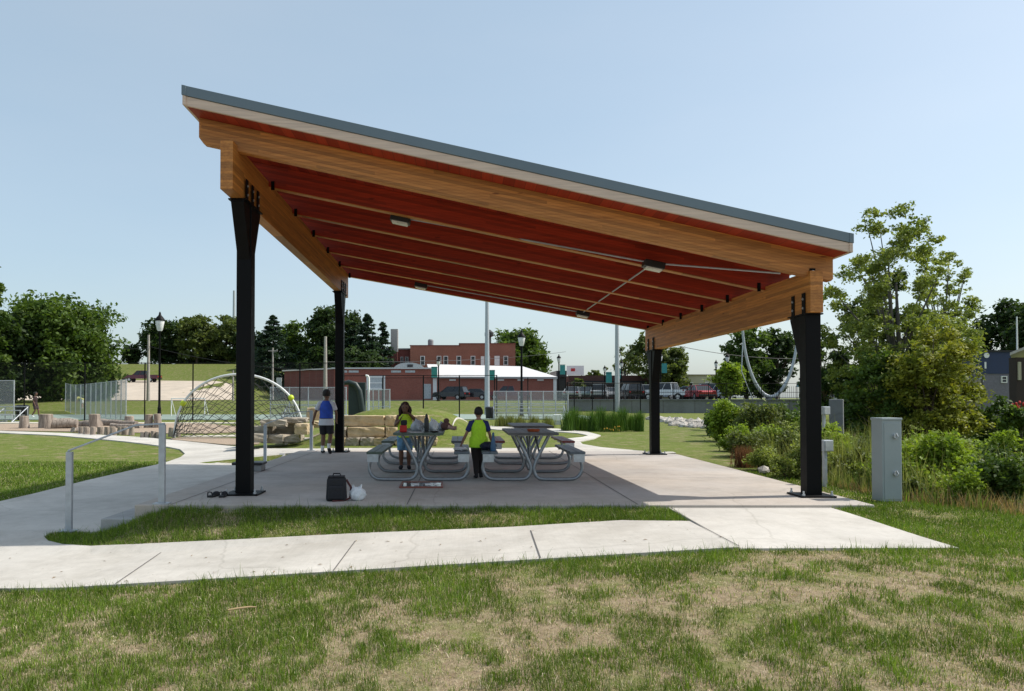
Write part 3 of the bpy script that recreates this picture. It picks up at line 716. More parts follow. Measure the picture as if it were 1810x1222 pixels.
# ---------------- people ----------------
def skin(c): return plain('skin_%d' % int(c[0] * 1000), c, .55, 0, .08, 20)
def remesh(o, v, it=3):
    r = o.modifiers.new('r', 'REMESH'); r.mode = 'VOXEL'; r.voxel_size = v; r.use_smooth_shade = True
    s = o.modifiers.new('s', 'SMOOTH'); s.iterations = it; s.factor = .5
def chain(mb, pts, rad, n=12):
    """limb: tube with ball ends, radii per joint, subdivided"""
    P = [Vector(p) for p in pts]; mb.tube(P, rad, n)
    for p, r in zip(P, rad):
        rr = r if isinstance(r, tuple) else (r, r); q = min(rr)
        if isinstance(r, tuple): continue
        mb.ball(p, r, 10, 7)
def hand(mb, w, d, side, k):
    """palm and five fingers from the wrist w pointing along d"""
    d = Vector(d).normalized(); s = Vector((side[0], side[1], side[2])).normalized(); nrm = d.cross(s).normalized()
    a = w + d * .045 * k; mb.tube([w, w + d * .02 * k, a, a + d * .02 * k], [(.017 * k, .013 * k), (.026 * k, .013 * k), (.030 * k, .012 * k), (.028 * k, .010 * k)], 10)
    for i, (o_, l) in enumerate(((-.024, .05), (-.008, .058), (.008, .055), (.023, .043))):
        b0 = a + d * .012 * k + s * o_ * k; b1 = b0 + d * l * .55 * k + nrm * .004 * k; b2 = b1 + d * l * .45 * k + nrm * .016 * k
        mb.tube([b0, b1, b2], [.0085 * k, .008 * k, .0065 * k], 7); mb.ball(b2, .0065 * k, 6, 5)
    b0 = w + d * .015 * k - s * .018 * k; b1 = b0 - s * .026 * k + d * .018 * k; b2 = b1 + d * .028 * k + nrm * .006 * k
    mb.tube([b0, b1, b2], [.011 * k, .009 * k, .007 * k], 7)
def person(label, loc, rz, Hh, J, skn, vox=.007, **cl):
    """J: joints in metres (local; facing +Y).  cl: clothing materials"""
    t = T('person', label, 'person', loc, rz); k = Hh / 1.4; V = {a: Vector(b) for a, b in J.items()}
    mb = MB()
    # torso
    mb.tube([V['pelvis'] - Vector((0, 0, .04 * k)), V['pelvis'] + Vector((0, 0, .05 * k)), V['waist'], V['chest'], V['shoulders'], V['neck']],
            [(.10 * k, .075 * k), (.115 * k, .085 * k), (.10 * k, .072 * k), (.13 * k, .085 * k), (.115 * k, .06 * k), (.042 * k, .042 * k)], 16)
    hd = V['head']; mb.tube([V['neck'] - Vector((0, 0, .03 * k)), hd - Vector((0, 0, .06 * k))], [.043 * k, .04 * k], 12)
    f = V.get('face', Vector((0, 1, 0))).normalized()
    mb.ball(hd + Vector((0, 0, .015 * k)), (.078 * k, .092 * k, .098 * k), 18, 14); mb.ball(hd + f * .02 * k - Vector((0, 0, .05 * k)), (.055 * k, .06 * k, .055 * k), 14, 10)
    mb.ball(hd + f * .096 * k - Vector((0, 0, .012 * k)), (.013 * k, .018 * k, .018 * k), 8, 6)
    sd = Vector((f.y, -f.x, 0))
    for s in (-1, 1): mb.ball(hd + sd * s * .08 * k, (.014 * k, .016 * k, .026 * k), 8, 6)
    for s in 'LR':
        sh, el, wr = V['sh' + s], V['el' + s], V['wr' + s]
        chain(mb, [V['shoulders'].lerp(sh, .5), sh, sh.lerp(el, .5), el, el.lerp(wr, .4), wr], [.045 * k, .043 * k, .037 * k, .03 * k, .031 * k, .02 * k])
        d = V.get('hd' + s, wr - el); hand(mb, wr, d, V.get('hs' + s, Vector((0, 1, 0))), k)
        hp, kn, an, to = V['hp' + s], V['kn' + s], V['an' + s], V['to' + s]
        chain(mb, [V['pelvis'].lerp(hp, .6), hp, hp.lerp(kn, .5), kn, kn.lerp(an, .35), an], [.08 * k, .078 * k, .064 * k, .047 * k, .05 * k, .03 * k])
        chain(mb, [an, an.lerp(to, .5) - Vector((0, 0, .01 * k)), to], [.032 * k, .03 * k, .025 * k])
    b = mb.build('body', skn, t, smooth=True); remesh(b, vox)
    for s in (-1, 1):
        MB().ball(hd + f * .083 * k + sd * s * .032 * k + Vector((0, 0, .012 * k)), .011 * k, 8, 6).build('eye', 'black', t, smooth=True)
    MB().tube([hd + f * .078 * k - sd * .02 * k - Vector((0, 0, .053 * k)), hd + f * .083 * k - Vector((0, 0, .056 * k)), hd + f * .078 * k + sd * .02 * k - Vector((0, 0, .053 * k))], .006 * k, 6).build('mouth', plain('lips', (.25, .08, .07), .5), t)
    if 'shirt' in cl:
        m = MB(); m.tube([V['pelvis'] + Vector((0, 0, cl.get('hem', -.02) * k)), V['pelvis'] + Vector((0, 0, .06 * k)), V['waist'], V['chest'], V['shoulders'] - Vector((0, 0, .005)), V['shoulders'].lerp(V['neck'], .6)],
                        [(.178 * k, .128 * k), (.158 * k, .115 * k), (.130 * k, .10 * k), (.142 * k, .10 * k), (.128 * k, .075 * k), (.06 * k, .055 * k)], 18)
        for s in 'LR':
            if cl.get('sleeves', 1): m.tube([V['shoulders'].lerp(V['sh' + s], .6), V['sh' + s], V['sh' + s].lerp(V['el' + s], .75)], [.055 * k, .06 * k, .056 * k], 12)
        o = m.build('shirt', cl['shirt'], t, smooth=True); remesh(o, vox * 1.1, 2)
    if 'vest' in cl:
        m = MB(); m.tube([V['pelvis'] + Vector((0, 0, cl.get('vhem', .02) * k)), V['pelvis'] + Vector((0, 0, .08 * k)), V['waist'], V['chest'], V['shoulders'] - Vector((0, 0, .02 * k)), V['shoulders'] + Vector((0, 0, .045 * k))],
                        [(cl.get('vr', .158) * k, cl.get('vr', .158) * .77 * k), ((.02 + .85 * cl.get('vr', .158)) * k, .12 * k), (.146 * k, .114 * k), (.15 * k, .116 * k), (.135 * k, .10 * k), (.08 * k, .075 * k)], 18)
        o = m.build('vest', cl['vest'], t, smooth=True); remesh(o, vox * 1.1, 2)
        if 'trim' in cl:
            q = []
            for j in range(19):
                a = 2 * math.pi * j / 18; q.append(V['pelvis'] + Vector((cl.get('vr', .154) * k * math.cos(a), cl.get('vr', .154) * .78 * k * math.sin(a), cl.get('vhem', .02) * k)))
            MB().tube(q, .006 * k, 6).build('vest_trim', cl['trim'], t, smooth=True)
    if 'shorts' in cl:
        m = MB(); m.tube([V['pelvis'] - Vector((0, 0, .05 * k)), V['pelvis'] + Vector((0, 0, .06 * k)), V['waist']], [(.122 * k, .10 * k), (.128 * k, .10 * k), (.115 * k, .09 * k)], 16)
        for s in 'LR':
            e = V['hp' + s].lerp(V['kn' + s], cl.get('slen', .85)); m.tube([V['hp' + s] + Vector((0, 0, .03 * k)), V['hp' + s].lerp(e, .4), e], [.088 * k, .088 * k, (.078 if cl.get('slen', .85) < 1 else .06) * k], 14)
            if cl.get('slen', .85) > 1: m.tube([V['kn' + s], V['an' + s] + Vector((0, 0, .02))], [.062 * k, .05 * k], 12)
        o = m.build('shorts' if cl.get('slen', .85) < 1 else 'trousers', cl['shorts'], t, smooth=True); remesh(o, vox * 1.1, 2)
    for s in 'LR':
        an, to = V['an' + s], V['to' + s]; dn = Vector((0, 0, -.02 * k)); 
        if 'socks' in cl: MB().tube([an + Vector((0, 0, .10 * k)), an + Vector((0, 0, .04 * k)), an - Vector((0, 0, .02 * k))], [.041 * k, .038 * k, .036 * k], 12).build('sock', cl['socks'], t, smooth=True)
        if 'shoes' in cl:
            u = (to - an); u2 = u.normalized(); hl = an - u2 * .028 * k
            m = MB(); m.tube([hl + Vector((0, 0, -.012 * k)), an + dn, an.lerp(to, .55) + dn * .4, to, to + u2 * .028 * k], [(.034 * k, .034 * k), (.041 * k, .044 * k), (.043 * k, .036 * k), (.042 * k, .03 * k), (.026 * k, .02 * k)], 12)
            o = m.build('shoe', cl['shoes'], t, smooth=True); remesh(o, vox, 2)
    if 'hair' in cl:
        m = MB(); c_ = hd + Vector((0, 0, .028 * k)) - f * .012 * k; m.ball(c_, (.088 * k, .099 * k, .098 * k), 18, 14)
        if cl.get('long'):
            for i in range(14):
                a = math.pi * (i / 13) * 1.15 - math.pi * .075; dv = sd * math.cos(a) - f * math.sin(a)
                m.tube([c_ + dv * .07 * k, c_ + dv * .10 * k - Vector((0, 0, .07 * k)), c_ + dv * .095 * k - Vector((0, 0, .17 * k)), c_ + dv * .09 * k - Vector((0, 0, .23 * k))], [.035 * k, .035 * k, .03 * k, .018 * k], 8)
        # cut the face out
        cut = c_ + f * .045 * k - Vector((0, 0, .02 * k))
        vv = []
        for v in m.v:
            v = Vector(v); q = (v - hd).dot(f)
            if q > .035 * k and v.z < hd.z + .045 * k: v = v - f * (q - .035 * k)
            if not cl.get('long') and v.z < hd.z - .035 * k: v.z = hd.z - .035 * k
            vv.append(tuple(v))
        m.v = vv; o = m.build('hair', cl['hair'], t, smooth=True); remesh(o, vox, 1)
        if cl.get('curl', 1):
            tx_ = bpy.data.textures.new('c', 'CLOUDS'); tx_.noise_scale = .03; dm = o.modifiers.new('d', 'DISPLACE'); dm.texture = tx_; dm.strength = .02 * k
    return t
hair = plain('dark_hair', (.012, .008, .007), .7, 0, .3, 60, .3); sk_d = skin((.16, .075, .045)); sk_m = skin((.30, .15, .10)); sk_l = skin((.42, .25, .18))
neon = plain('neon_mesh_bib', (.42, .72, .02), .75, 0, .12, 30, .3); neon_d = plain('bib_trim', (.25, .55, .03), .7)
# boy in the blue bib, walking away by the back left column
Y = 17.9; k = 1.5 / 1.4
def J(k, **o):
    d = dict(pelvis=(0, 0, .72), waist=(0, 0, .85), chest=(0, 0, 1.0), shoulders=(0, 0, 1.11), neck=(0, .0, 1.19), head=(0, .02, 1.29),
             shL=(-.14, 0, 1.10), elL=(-.20, -.02, .88), wrL=(-.22, .06, .70), shR=(.14, 0, 1.10), elR=(.20, -.02, .88), wrR=(.22, .06, .70),
             hpL=(-.075, 0, .70), knL=(-.08, .03, .38), anL=(-.08, -.01, .075), toL=(-.09, .12, .035), hpR=(.075, 0, .70), knR=(.08, .03, .38), anR=(.08, -.01, .075), toR=(.09, .12, .035))
    d.update(o); return {a: tuple(c * k for c in b) for a, b in d.items()}
person('boy from behind in blue bib, white shirt and black shorts, walking by back column', (X(577, Y), Y, 0), R(-4), 1.5,
       J(1.5 / 1.4, elL=(-.23, -.05, .90), wrL=(-.29, .0, .72), elR=(.21, .03, .90), wrR=(.19, .14, .74), knR=(.09, .02, .40), anR=(.09, -.12, .13), toR=(.10, -.05, .03), knL=(-.08, .06, .39)),
       sk_d, .009, shirt=plain('white_tee', (.58, .58, .62), .8, 0, .06, 8, .2), hem=-.10, vest=plain('blue_bib', (.01, .06, .42), .6, 0, .2, 12, .3), vhem=.05, trim='black', shorts='cloth_black', slen=.88, socks='white_paint', shoes='cloth_black', hair=hair)
# boy in neon bib with both arms out, near table
Y = 12.35; kk = 1.15 / 1.4
person('small boy from behind in neon green bib and dark blue shirt, between the tables', (X(846, Y), Y, 0), R(3), 1.15,
       J(kk, elL=(-.24, .03, .88), wrL=(-.33, .09, .68), elR=(.22, .04, .88), wrR=(.27, .11, .70), knR=(.06, .06, .38), anR=(.05, .09, .075), toR=(.07, .20, .035), knL=(-.06, .02, .39), anL=(-.05, -.06, .08), toL=(-.06, .06, .035)),
       sk_m, .007, shirt=plain('navy_shirt', (.012, .02, .12), .8), hem=.02, vest=neon, vhem=-.1, vr=.19, trim=neon_d, shorts=plain('dark_trousers', (.02, .012, .012), .85), slen=1.2, socks='cloth_black', shoes='cloth_black', hair=hair)
# girl drinking, behind the left table
Y = 14.0
person('girl with long dark curly hair in neon yellow bib, drinking behind left table', (X(716, Y), Y, 0), R(183), 1.3,
       J(1.22 / 1.4, face=(0, 1, 0), elL=(-.25, .09, 1.02), wrL=(-.09, .16, 1.17), hdL=(.6, -.1, .35), elR=(.20, .06, .93), wrR=(.10, .17, 1.04), hdR=(-.35, .1, .7), hpL=(-.07, 0, .7)),
       sk_d, .008, vest=plain('neon_yellow_bib', (.55, .75, .03), .75, 0, .12, 30, .3), vhem=-.05, shirt=plain('yellow_shirt', (.5, .68, .04), .8), sleeves=0, shorts=plain('blue_jeans', (.13, .27, .42), .85, 0, .3, 15), slen=.95, shoes='cloth_black', hair=plain('reddish_hair', (.035, .012, .010), .8, 0, .3, 60, .3), long=1)
# far people on the court
p = gp(62, 738); person('person in a dark shirt walking past the court fence far left', (p.x, p.y, p.z), R(-80), 1.75,
       J(1.75 / 1.4, knL=(-.08, .14, .40), anL=(-.08, .16, .08), toL=(-.08, .28, .04), anR=(.08, -.14, .1), toR=(.08, -.03, .035)), sk_d, .02, shirt=plain('dark_tee', (.03, .012, .012), .8), hem=-.08, shorts=plain('dark_shorts', (.05, .03, .03), .8), slen=.8, shoes='white_paint', hair=hair)
p = gp(104, 731); person('child in a yellow top bending forward on the far lawn', (p.x, p.y + 4, Zg(p.x, p.y + 4)), R(100), 1.4,
       J(1.1, waist=(0, .10, .80), chest=(0, .25, .88), shoulders=(0, .35, .92), neck=(0, .42, .93), head=(0, .50, .95), shL=(-.14, .33, .90), shR=(.14, .33, .9), elL=(-.16, .40, .68), wrL=(-.14, .42, .50), elR=(.16, .40, .68), wrR=(.14, .45, .5)), sk_l, .02, shirt=plain('yellow_tee', (.62, .6, .15), .8), hem=0, shorts='white_paint', slen=.8, shoes='white_paint', hair=hair)

# ---------------- utility pedestal ----------------
p = gp(1577, 890)
M['ped'] = plain('pedestal_grey_green', (.29, .335, .345), .45, 0, .05, 3)
t = T('utility_pedestal', 'tall grey steel utility pedestal with two round latches on the grass right of the shelter', 'utility box', (p.x, p.y + .12, p.z), R(7))
MB().box((0, 0, .545), (.27, .22, 1.05)).build('cabinet', 'ped', t, bevel=.008)
MB().box((0, 0, 1.08), (.285, .235, .03)).build('cap', 'ped', t, bevel=.006)
MB().box((0, -.114, .54), (.225, .008, .98)).build('door', 'ped', t, bevel=.002)
for z in (.86, .38):
    l = MB(); l.tube([(.03, -.118, z), (.03, -.148, z)], .03, 16); l.build('latch', 'galv', t, smooth=True)
    MB().tube([(.03, -.148, z + .04), (.045, -.16, z), (.03, -.148, z - .04)], .009, 8).build('handle', 'galv', t, smooth=True)
# small meter boxes on posts in the planting
for i, (px, py, w_, lab) in enumerate(((1460, 788, .17, 'small grey junction box on a post just right of the front right column'), (1458, 726, .17, 'pale grey junction box on a post by the concrete channel wall'))):
    Y = 11.6 if i == 0 else 16.0
    q = at(px, py, Y); g = Zg(q.x, Y)
    t = T('junction_box', lab, 'utility box', (q.x, Y, g), R(15))
    MB().box((0, 0, q.z - g), (w_, .12, .17)).build('box', 'rail_steel', t, bevel=.008)
    MB().box((0, .03, (q.z - g) / 2), (.05, .05, q.z - g)).build('post', 'rail_steel', t)
    MB().box((0, -.065, q.z - g), (w_ * .8, .01, .14)).build('door', 'galv', t)

# ---------------- logs, stumps, block wall, climber ----------------
def barkmat():
    m, nt, b = newmat('weathered_log'); v = coord(nt, 9, 9, 1.2); n = noise(nt, 1.5, 6, v, .7)
    nt.links.new(ramp(nt, n.outputs[0], [(.3, (.08, .06, .05)), (.5, (.27, .22, .18)), (.7, (.40, .35, .30))]).outputs[0], b.inputs['Base Color']); b.inputs['Roughness'].default_value = .9
    bump(nt, b, n.outputs[0], .7, .04); return m
M['log'] = barkmat(); M['log_end'] = plain('log_end_wood', (.48, .38, .28), .85, 0, .25, 8)
stumps = [(150, 757, 19, 24), (172, 757, 8, 22)]
ST = [(160, 757, 18, 23), (86, 758, 22, 24), (43, 758, 17, 22), (169, 756.5, 19, 21), (229, 752, 17, 14), (265, 757, 17, 24), (280, 757, 14, 24)]
i = 0
def stump(px, py, wpx, hpx, lab, grp):
    p = gp(px, py); Y = p.y; r = wpx / 2 * Y / F; h = hpx * Y / F; tp = random.uniform(.85, .97); rg = random
    t = T('log_stump', lab, 'stump', (p.x, p.y, p.z - .05), random.uniform(0, 6), grp)
    prof = [(r * 1.06, 0), (r, h * .3), (r * tp, h * .75), (r * tp * .98, h + .05)]
    m = MB().lathe(prof, n=12); m.v = [(x * (1 + .07 * math.sin(5 * math.atan2(y, x))) + rg.uniform(-.01, .01), y + rg.uniform(-.01, .01) + .05 * z, z) for x, y, z in m.v]
    m.build('bark', 'log', t, smooth=True); MB().lathe([(r * tp * .9, 0), (r * tp * .85, .012)], (0, .05 * h, h + .045), 12).build('cut_top', 'log_end', t)
for i, s_ in enumerate([(43, 758, 17, 22), (82, 757.5, 24, 25), (168, 756.5, 20, 24), (229, 753, 18, 17), (262, 757, 15, 24), (279, 757, 14, 25)]):
    stump(*s_, '%s tall upright log stump from the left in the play area' % ORD[i], 'tall log stumps in the play area')
for i, px in enumerate((144, 153, 164, 178, 189, 200, 212, 221, 232)):
    stump(px, 769 + (i % 3) - 1, 10 + (i % 2) * 2, 13 + i % 3, '%s short stump from the left in the row along the path' % ORD[i], 'short stumps edging the path')
for i, px in enumerate((252, 260, 270, 279, 288, 303, 314)):
    stump(px, 775 - (3 if i > 4 else 0), 9 + (i > 4) * 2, 11 + i % 3 + 3 * (i > 4), '%s short stump from the left in the cluster behind the near handrail' % ORD[i], 'cluster of short stumps')
def log(a, b, r0, r1, lab):
    A = gp(*a); B = gp(*b); t = T('fallen_log', lab, 'log', A, 0, 'fallen logs'); d = B - A
    m = MB(); pts = [Vector((0, 0, r0 * .8)) + d * s_ + Vector((random.uniform(-.04, .04), 0, random.uniform(-.03, .03))) for s_ in (0, .2, .4, .6, .8, 1)]
    m.tube(pts, [r0 + (r1 - r0) * s_ for s_ in (0, .2, .4, .6, .8, 1)], 10); m.build('trunk', 'log', t, smooth=True)
log((92, 758.5), (138, 758), .30, .22, 'thick weathered log lying beside the second tall stump')
log((122, 754), (175, 756), .14, .24, 'log lying behind the thick one with a forked end')
log((180, 753), (242, 755), .20, .13, 'long thin log lying between the third and fourth stumps')
log((196, 757), (250, 758), .12, .16, 'slender grey log lying in front of the long thin log')
log((128, 765), (152, 764), .13, .13, 'dark short log at the left end of the short stump row')
def rockmat(name, c):
    m, nt, b = newmat(name); v = coord(nt); n = noise(nt, 2.2, 8, v, .68); n2 = noise(nt, .8, 3, v)
    col = ramp(nt, n.outputs[0], [(.28, [x * .45 for x in c]), (.5, c), (.75, [min(1, x * 1.3) for x in c])]).outputs[0]
    col = mixc(nt, .6, col, ramp(nt, n2.outputs[0], [(.35, (.75, .7, .65)), (.6, (1, 1, 1))]).outputs[0], 'MULTIPLY')
    nt.links.new(col, b.inputs['Base Color']); b.inputs['Roughness'].default_value = .9; bump(nt, b, n.outputs[0], .8, .08); return m
M['lime'] = M['lime']; M['stone'] = rockmat('buff_limestone', (.50, .39, .24)); M['stone2'] = rockmat('grey_limestone', (.33, .29, .23)); M['rock'] = rockmat('riprap_rock', (.44, .41, .37))
def block(x, y, z, wx, wy, wz, rz, m, lab, ry=0):
    t = bmesh.new(); bmesh.ops.create_cube(t, size=1); bmesh.ops.subdivide_edges(t, edges=t.edges[:], cuts=3, use_grid_fill=True)
    for v in t.verts:
        c = v.co; e = sum(abs(abs(q) - .5) < .01 for q in c); f_ = .93 if e == 3 else .975 if e == 2 else 1
        v.co = Vector((c.x * wx, c.y * wy, c.z * wz)) * f_ + Vector((random.uniform(-1, 1), random.uniform(-1, 1), random.uniform(-.5, .5))) * .022
    me = bpy.data.meshes.new('limestone_block'); t.to_mesh(me); t.free()
    o = link('limestone_block', me, m, loc=(x, y, z)); o.rotation_euler = (0, ry, rz); tag(o, lab, 'stone block', 'limestone retaining blocks'); return o
YW = 21.6
rows = [(790, 774, [(600, 611), (611, 636), (636, 661), (661, 697), (697, 738), (738, 772)]), (774, 755, [(590, 613), (613, 680), (680, 706), (706, 745), (745, 770)]), (754, 735, [(598, 680), (680, 702), (702, 732), (732, 757)])]
cn = ['bottom', 'middle', 'top']
for r_, (y0, y1, L_) in enumerate(rows):
    Yr = YW + .22 * r_
    for j, (a, b_) in enumerate(L_):
        zb = at(700, y0, Yr).z; zt_ = at(700, y1, Yr).z
        block(X((a + b_) / 2, Yr) , Yr + .35, (zb + zt_) / 2, (b_ - a - .6) * Yr / F, .75, zt_ - zb - .01, R(random.uniform(-2, 2)), 'stone2' if r_ == 0 and j in (1, 2) or (r_ == 1 and j == 0) else 'stone', '%s block from left, %s course of the buff stone wall behind the tables' % (ORD[j], cn[r_]))
LB = [(420, 466, 782, 768), (466, 507, 784, 769), (436, 480, 768, 754), (478, 523, 771, 748), (523, 545, 768, 750), (460, 503, 754, 743), (500, 540, 748, 739), (545, 567, 756, 745), (540, 572, 742, 722), (503, 530, 783, 770)]
for j, (a, b_, y0, y1) in enumerate(LB):
    Yr = 22.4 + .5 * (j % 4) + (2.2 if j == 8 else 0)
    zb = at(500, y0, Yr).z; zt_ = at(500, y1, Yr).z
    block(X((a + b_) / 2, Yr), Yr + .3, (zb + zt_) / 2, (b_ - a) * Yr / F * 1.04, .8, (zt_ - zb) * 1.06, R(random.uniform(-12, 12)), 'stone' if j in (4, 7, 8) else 'stone2', '%s boulder of the tumbled pile to the left of the boy in blue' % ORD[j], R(-14) if j in (3, 9) else 0)
# rope net climber with white arch
Y = 29.0; xl, xr = X(309, Y), X(536, Y); cx_ = (xl + xr) / 2; hw = (xr - xl) / 2; zt_ = at(420, 662, Y).z; g0 = Zg(cx_, Y)
t = T('net_climber', 'white steel arch climber with black rope net and two lime balls', 'playground climber', (cx_, Y, g0))
hh = zt_ - g0; pts = []
def arc(a): return Vector((-hw * math.cos(a), .0, hh * math.sin(a) ** .86))
pts = [arc(math.pi * i / 40) for i in range(41)]
MB().tube(pts, .048, 12).build('arch', 'arch_white', t, smooth=True)
# second, hidden low arch frame (depth) and net
def net(yoff0, yoff1, n=13, m=7):
    mb = MB()
    def P(u, v):   # u along, v down
        a = math.pi * (.04 + .92 * u); q = arc(a); top = Vector((q.x, 0, q.z)); 
        bot = Vector((q.x * (1 - .1), yoff1, max(.10, q.z * .05))); p = top.lerp(bot, v); p.z -= .12 * math.sin(math.pi * v); return p
    for i in range(n):
        for j in range(m):
            a, b_ = P(i / n, j / m), P((i + 1) / n, (j + 1) / m); c_, d_ = P((i + 1) / n, j / m), P(i / n, (j + 1) / m)
            for s_, e_ in ((a, b_), (c_, d_)): mb.tube([s_, s_.lerp(e_, .5) + Vector((random.uniform(-.03, .03), 0, -.04)), e_], .009, 5, False)
    return mb.build('rope_net', 'rope', t)
net(0, 1.0); net(0, -1.0)
for a in (.19, .745):
    p_ = arc(math.pi * (.165 if a < .5 else .80)); MB().ball(p_, .12, 14, 10).build('ball_joint', 'lime', t, smooth=True)

# ---------------- posts, lamps, poles ----------------
def lamp(px, py, pytop, lab, banner=None, Y=None, grp='ornamental park lamp posts'):
    p = gp(px, py) if Y is None else Vector((X(px, Y), Y, Zg(X(px, Y), Y)))
    h = at(px, pytop, p.y).z - p.z; t = T('street_lamp', lab, 'street lamp', p, 0, grp); s = h / 5.2
    MB().lathe([(.19, 0), (.19, .1), (.14, .16), (.12, .55), (.14, .6), (.10, .68), (.085, .9), (.065, h - 1.05 * s), (.10, h - 1.02 * s), (.10, h - .97 * s)], n=14).build('pole', 'black_steel', t, smooth=True)
    MB().lathe([(.10 * s, h - .97 * s), (.14 * s, h - .9 * s), (.22 * s, h - .5 * s), (.20 * s, h - .45 * s)], n=14).build('globe', plain('frosted_glass', (.62, .62, .6), .25), t, smooth=True)
    MB().lathe([(.25 * s, h - .46 * s), (.25 * s, h - .42 * s), (.15 * s, h - .27 * s), (.08 * s, h - .2 * s), (.05 * s, h - .12 * s), (.05 * s, h - .07 * s), (.01, h)], n=14).build('cap', 'black_steel', t, smooth=True)
    if banner:
        M.setdefault('teal', plain('teal_banner', (.04, .25, .24), .7)); b1 = MB().box((banner * .42, 0, h - 1.75 * s), (.6, .02, 1.1)); b1.build('banner', 'teal', t)
        MB().tube([(0, 0, h - 1.18 * s), (banner * .75, 0, h - 1.18 * s)], .02, 6).build('banner_arm', 'black_steel', t)
    return t
lamp(281.5, 736, 551, 'black ornamental lamp post behind the log stumps on the left')
lamp(922, 738, 583, 'black ornamental lamp post beside the bleachers, right of the pale pole')
for i, (px, pt, bn, lab) in enumerate(((775, 632, -1, 'far black lamp in front of the white-roofed building, by the dark cars'), (863, 640, 1, 'far black lamp just right of the pale floodlight pole'), (988, 626, 1, 'far lamp with a teal banner at the right end of the brick building'), (1069, 646, 1, 'short far lamp with teal banner left of the second pale pole'), (1099, 636, -1, 'far lamp right of the second pale pole'), (1168, 622, 1, 'far lamp partly hidden by the back right column'), (1266, 636, 0, 'left one of two far lamps by the beige building'), (1286, 624, 0, 'right one of two far lamps by the beige building'))):
    lamp(px, 0, pt, lab, bn, 78 + (i % 3) * 5, 'lamp posts along the far street')
def pole(px, pytop, Y, r, lab, m='rail_steel', cross=0, lean=0, name='utility_pole', cat='pole', col=None):
    x = X(px, Y); g = Zg(x, Y); h = at(px, pytop, Y).z - g; t = T(name, lab, cat, (x, Y, g))
    MB().lathe([(r * 1.2, 0), (r * .7, h)], n=12).build('shaft', m, t, smooth=True)
    if cross: MB().box((0, 0, h - .4), (cross, .1, .12)).build('crossarm', m, t)
    return t
pole(861, 480, 58, .17, 'tall pale grey floodlight pole in the middle of the far court', name='floodlight_pole')
pole(1091, 500, 66, .19, 'second tall pale pole by the concrete wall, right of the first', name='floodlight_pole')
M['wood_pole'] = plain('pale_wood_pole', (.36, .33, .30), .85)
pole(262, 592, 86, .17, 'pale utility pole behind the left ornamental lamp', 'wood_pole')
pole(575, 595, 82, .2, 'pale utility pole rising in front of the spruces', 'wood_pole')
pole(482, 615, 100, .12, 'thin short pole by the left end of the brick building', 'wood_pole', 1.2)
pole(412, 655, 95, .12, 'thin short pole left of the front left column', 'wood_pole')
pole(413, 514, 400, .9, 'distant lattice radio mast above the trees on the left', name='radio_mast')
pole(1799, 560, 60, .07, 'thin flagpole by the blue house on the right', 'white_paint', name='flagpole')
def wire(a, b, lab):
    A, B = at(*a), at(*b); pts = [A.lerp(B, i / 16) - Vector((0, 0, 4 * .6 * (i / 16) * (1 - i / 16))) for i in range(17)]
    o = MB().tube(pts, .03, 5).build('power_line', 'black', smooth=True); tag(o, lab, 'cable')
wire((-80, 592, 80), (262, 616, 86), 'upper power line running to the left utility pole')
wire((262, 612, 86), (575, 655, 82), 'power line sagging from the left pole to the pole by the spruces')
wire((1200, 612, 80), (1480, 632, 80), 'thin power line behind the right side of the shelter')
wire((575, 640, 82), (1000, 622, 150), 'power line crossing above the long brick building')

# ---------------- fences and bleachers ----------------
M['mesh_black'] = see_through('black_chain_link', (.02, .02, .02), .13, .5, .2)
M['mesh_galv'] = see_through('galvanised_chain_link', (.55, .57, .6), .30, .4, .5)
M['mesh_galv2'] = see_through('galvanised_privacy_mesh', (.34, .37, .41), .5, .5, .3)
def fence(pts, h, lab, post, mesh, r=.04, midrails=(), grp=None, hbot=.05, zf=None):
    """pts: ground points; a post at each"""
    zf = zf or Zg
    P = [Vector((x, y, zf(x, y))) for x, y in pts]; t = T('chain_link_fence', lab, 'fence', P[0], 0, grp); o = P[0]
    for p in P: MB().tube([p - o, p - o + Vector((0, 0, h + .03))], r, 8).build('post', post, t, smooth=True)
    mb = MB()
    for a, b_ in zip(P[:-1], P[1:]):
        for hz in (h, *midrails): mb.tube([a - o + Vector((0, 0, hz)), b_ - o + Vector((0, 0, hz))], r * .6, 6)
    mb.build('rail', post, t, smooth=True)
    if mesh:
        m2 = MB()
        for a, b_ in zip(P[:-1], P[1:]):
            n = (b_ - a).cross(Vector((0, 0, 1))).normalized() * .004
            m2.add([a - o + n + Vector((0, 0, hbot)), b_ - o + n + Vector((0, 0, hbot)), b_ - o + n + Vector((0, 0, h)), a - o + n + Vector((0, 0, h))], [(0, 1, 2, 3)])
        m2.build('wire_mesh', mesh, t)
    return t
fy = 45.6
fence([(X(p, fy), fy) for p in (-90, 43, 150, 256, 341, 431, 530, 601)], at(0, 642, fy).z - Zg(-10, fy), 'tall black chain-link fence in front of the green court', 'black_steel', 'mesh_black')
fy = 62
fence([(X(p, fy), fy) for p in (676, 748, 812, 874, 933, 1000)], at(0, 668, fy).z - Zg(0, fy), 'black chain-link fence behind the court below the brick building', 'black_steel', 'mesh_black')
fy = 50
fence([(X(p, fy), fy) for p in (601, 677, 748.5, 812, 878)], at(0, 664, fy).z - Zg(0, fy), 'tall black court fence with slender posts behind the tables', 'black_steel', None)
fy = 56
fence([(X(p, fy + i), fy + i) for i, p in enumerate((1003, 1015, 1047, 1085, 1132))], at(0, 676, fy).z - Zg(8, fy), 'black chain-link fence in front of the concrete wall', 'black_steel', 'mesh_black')
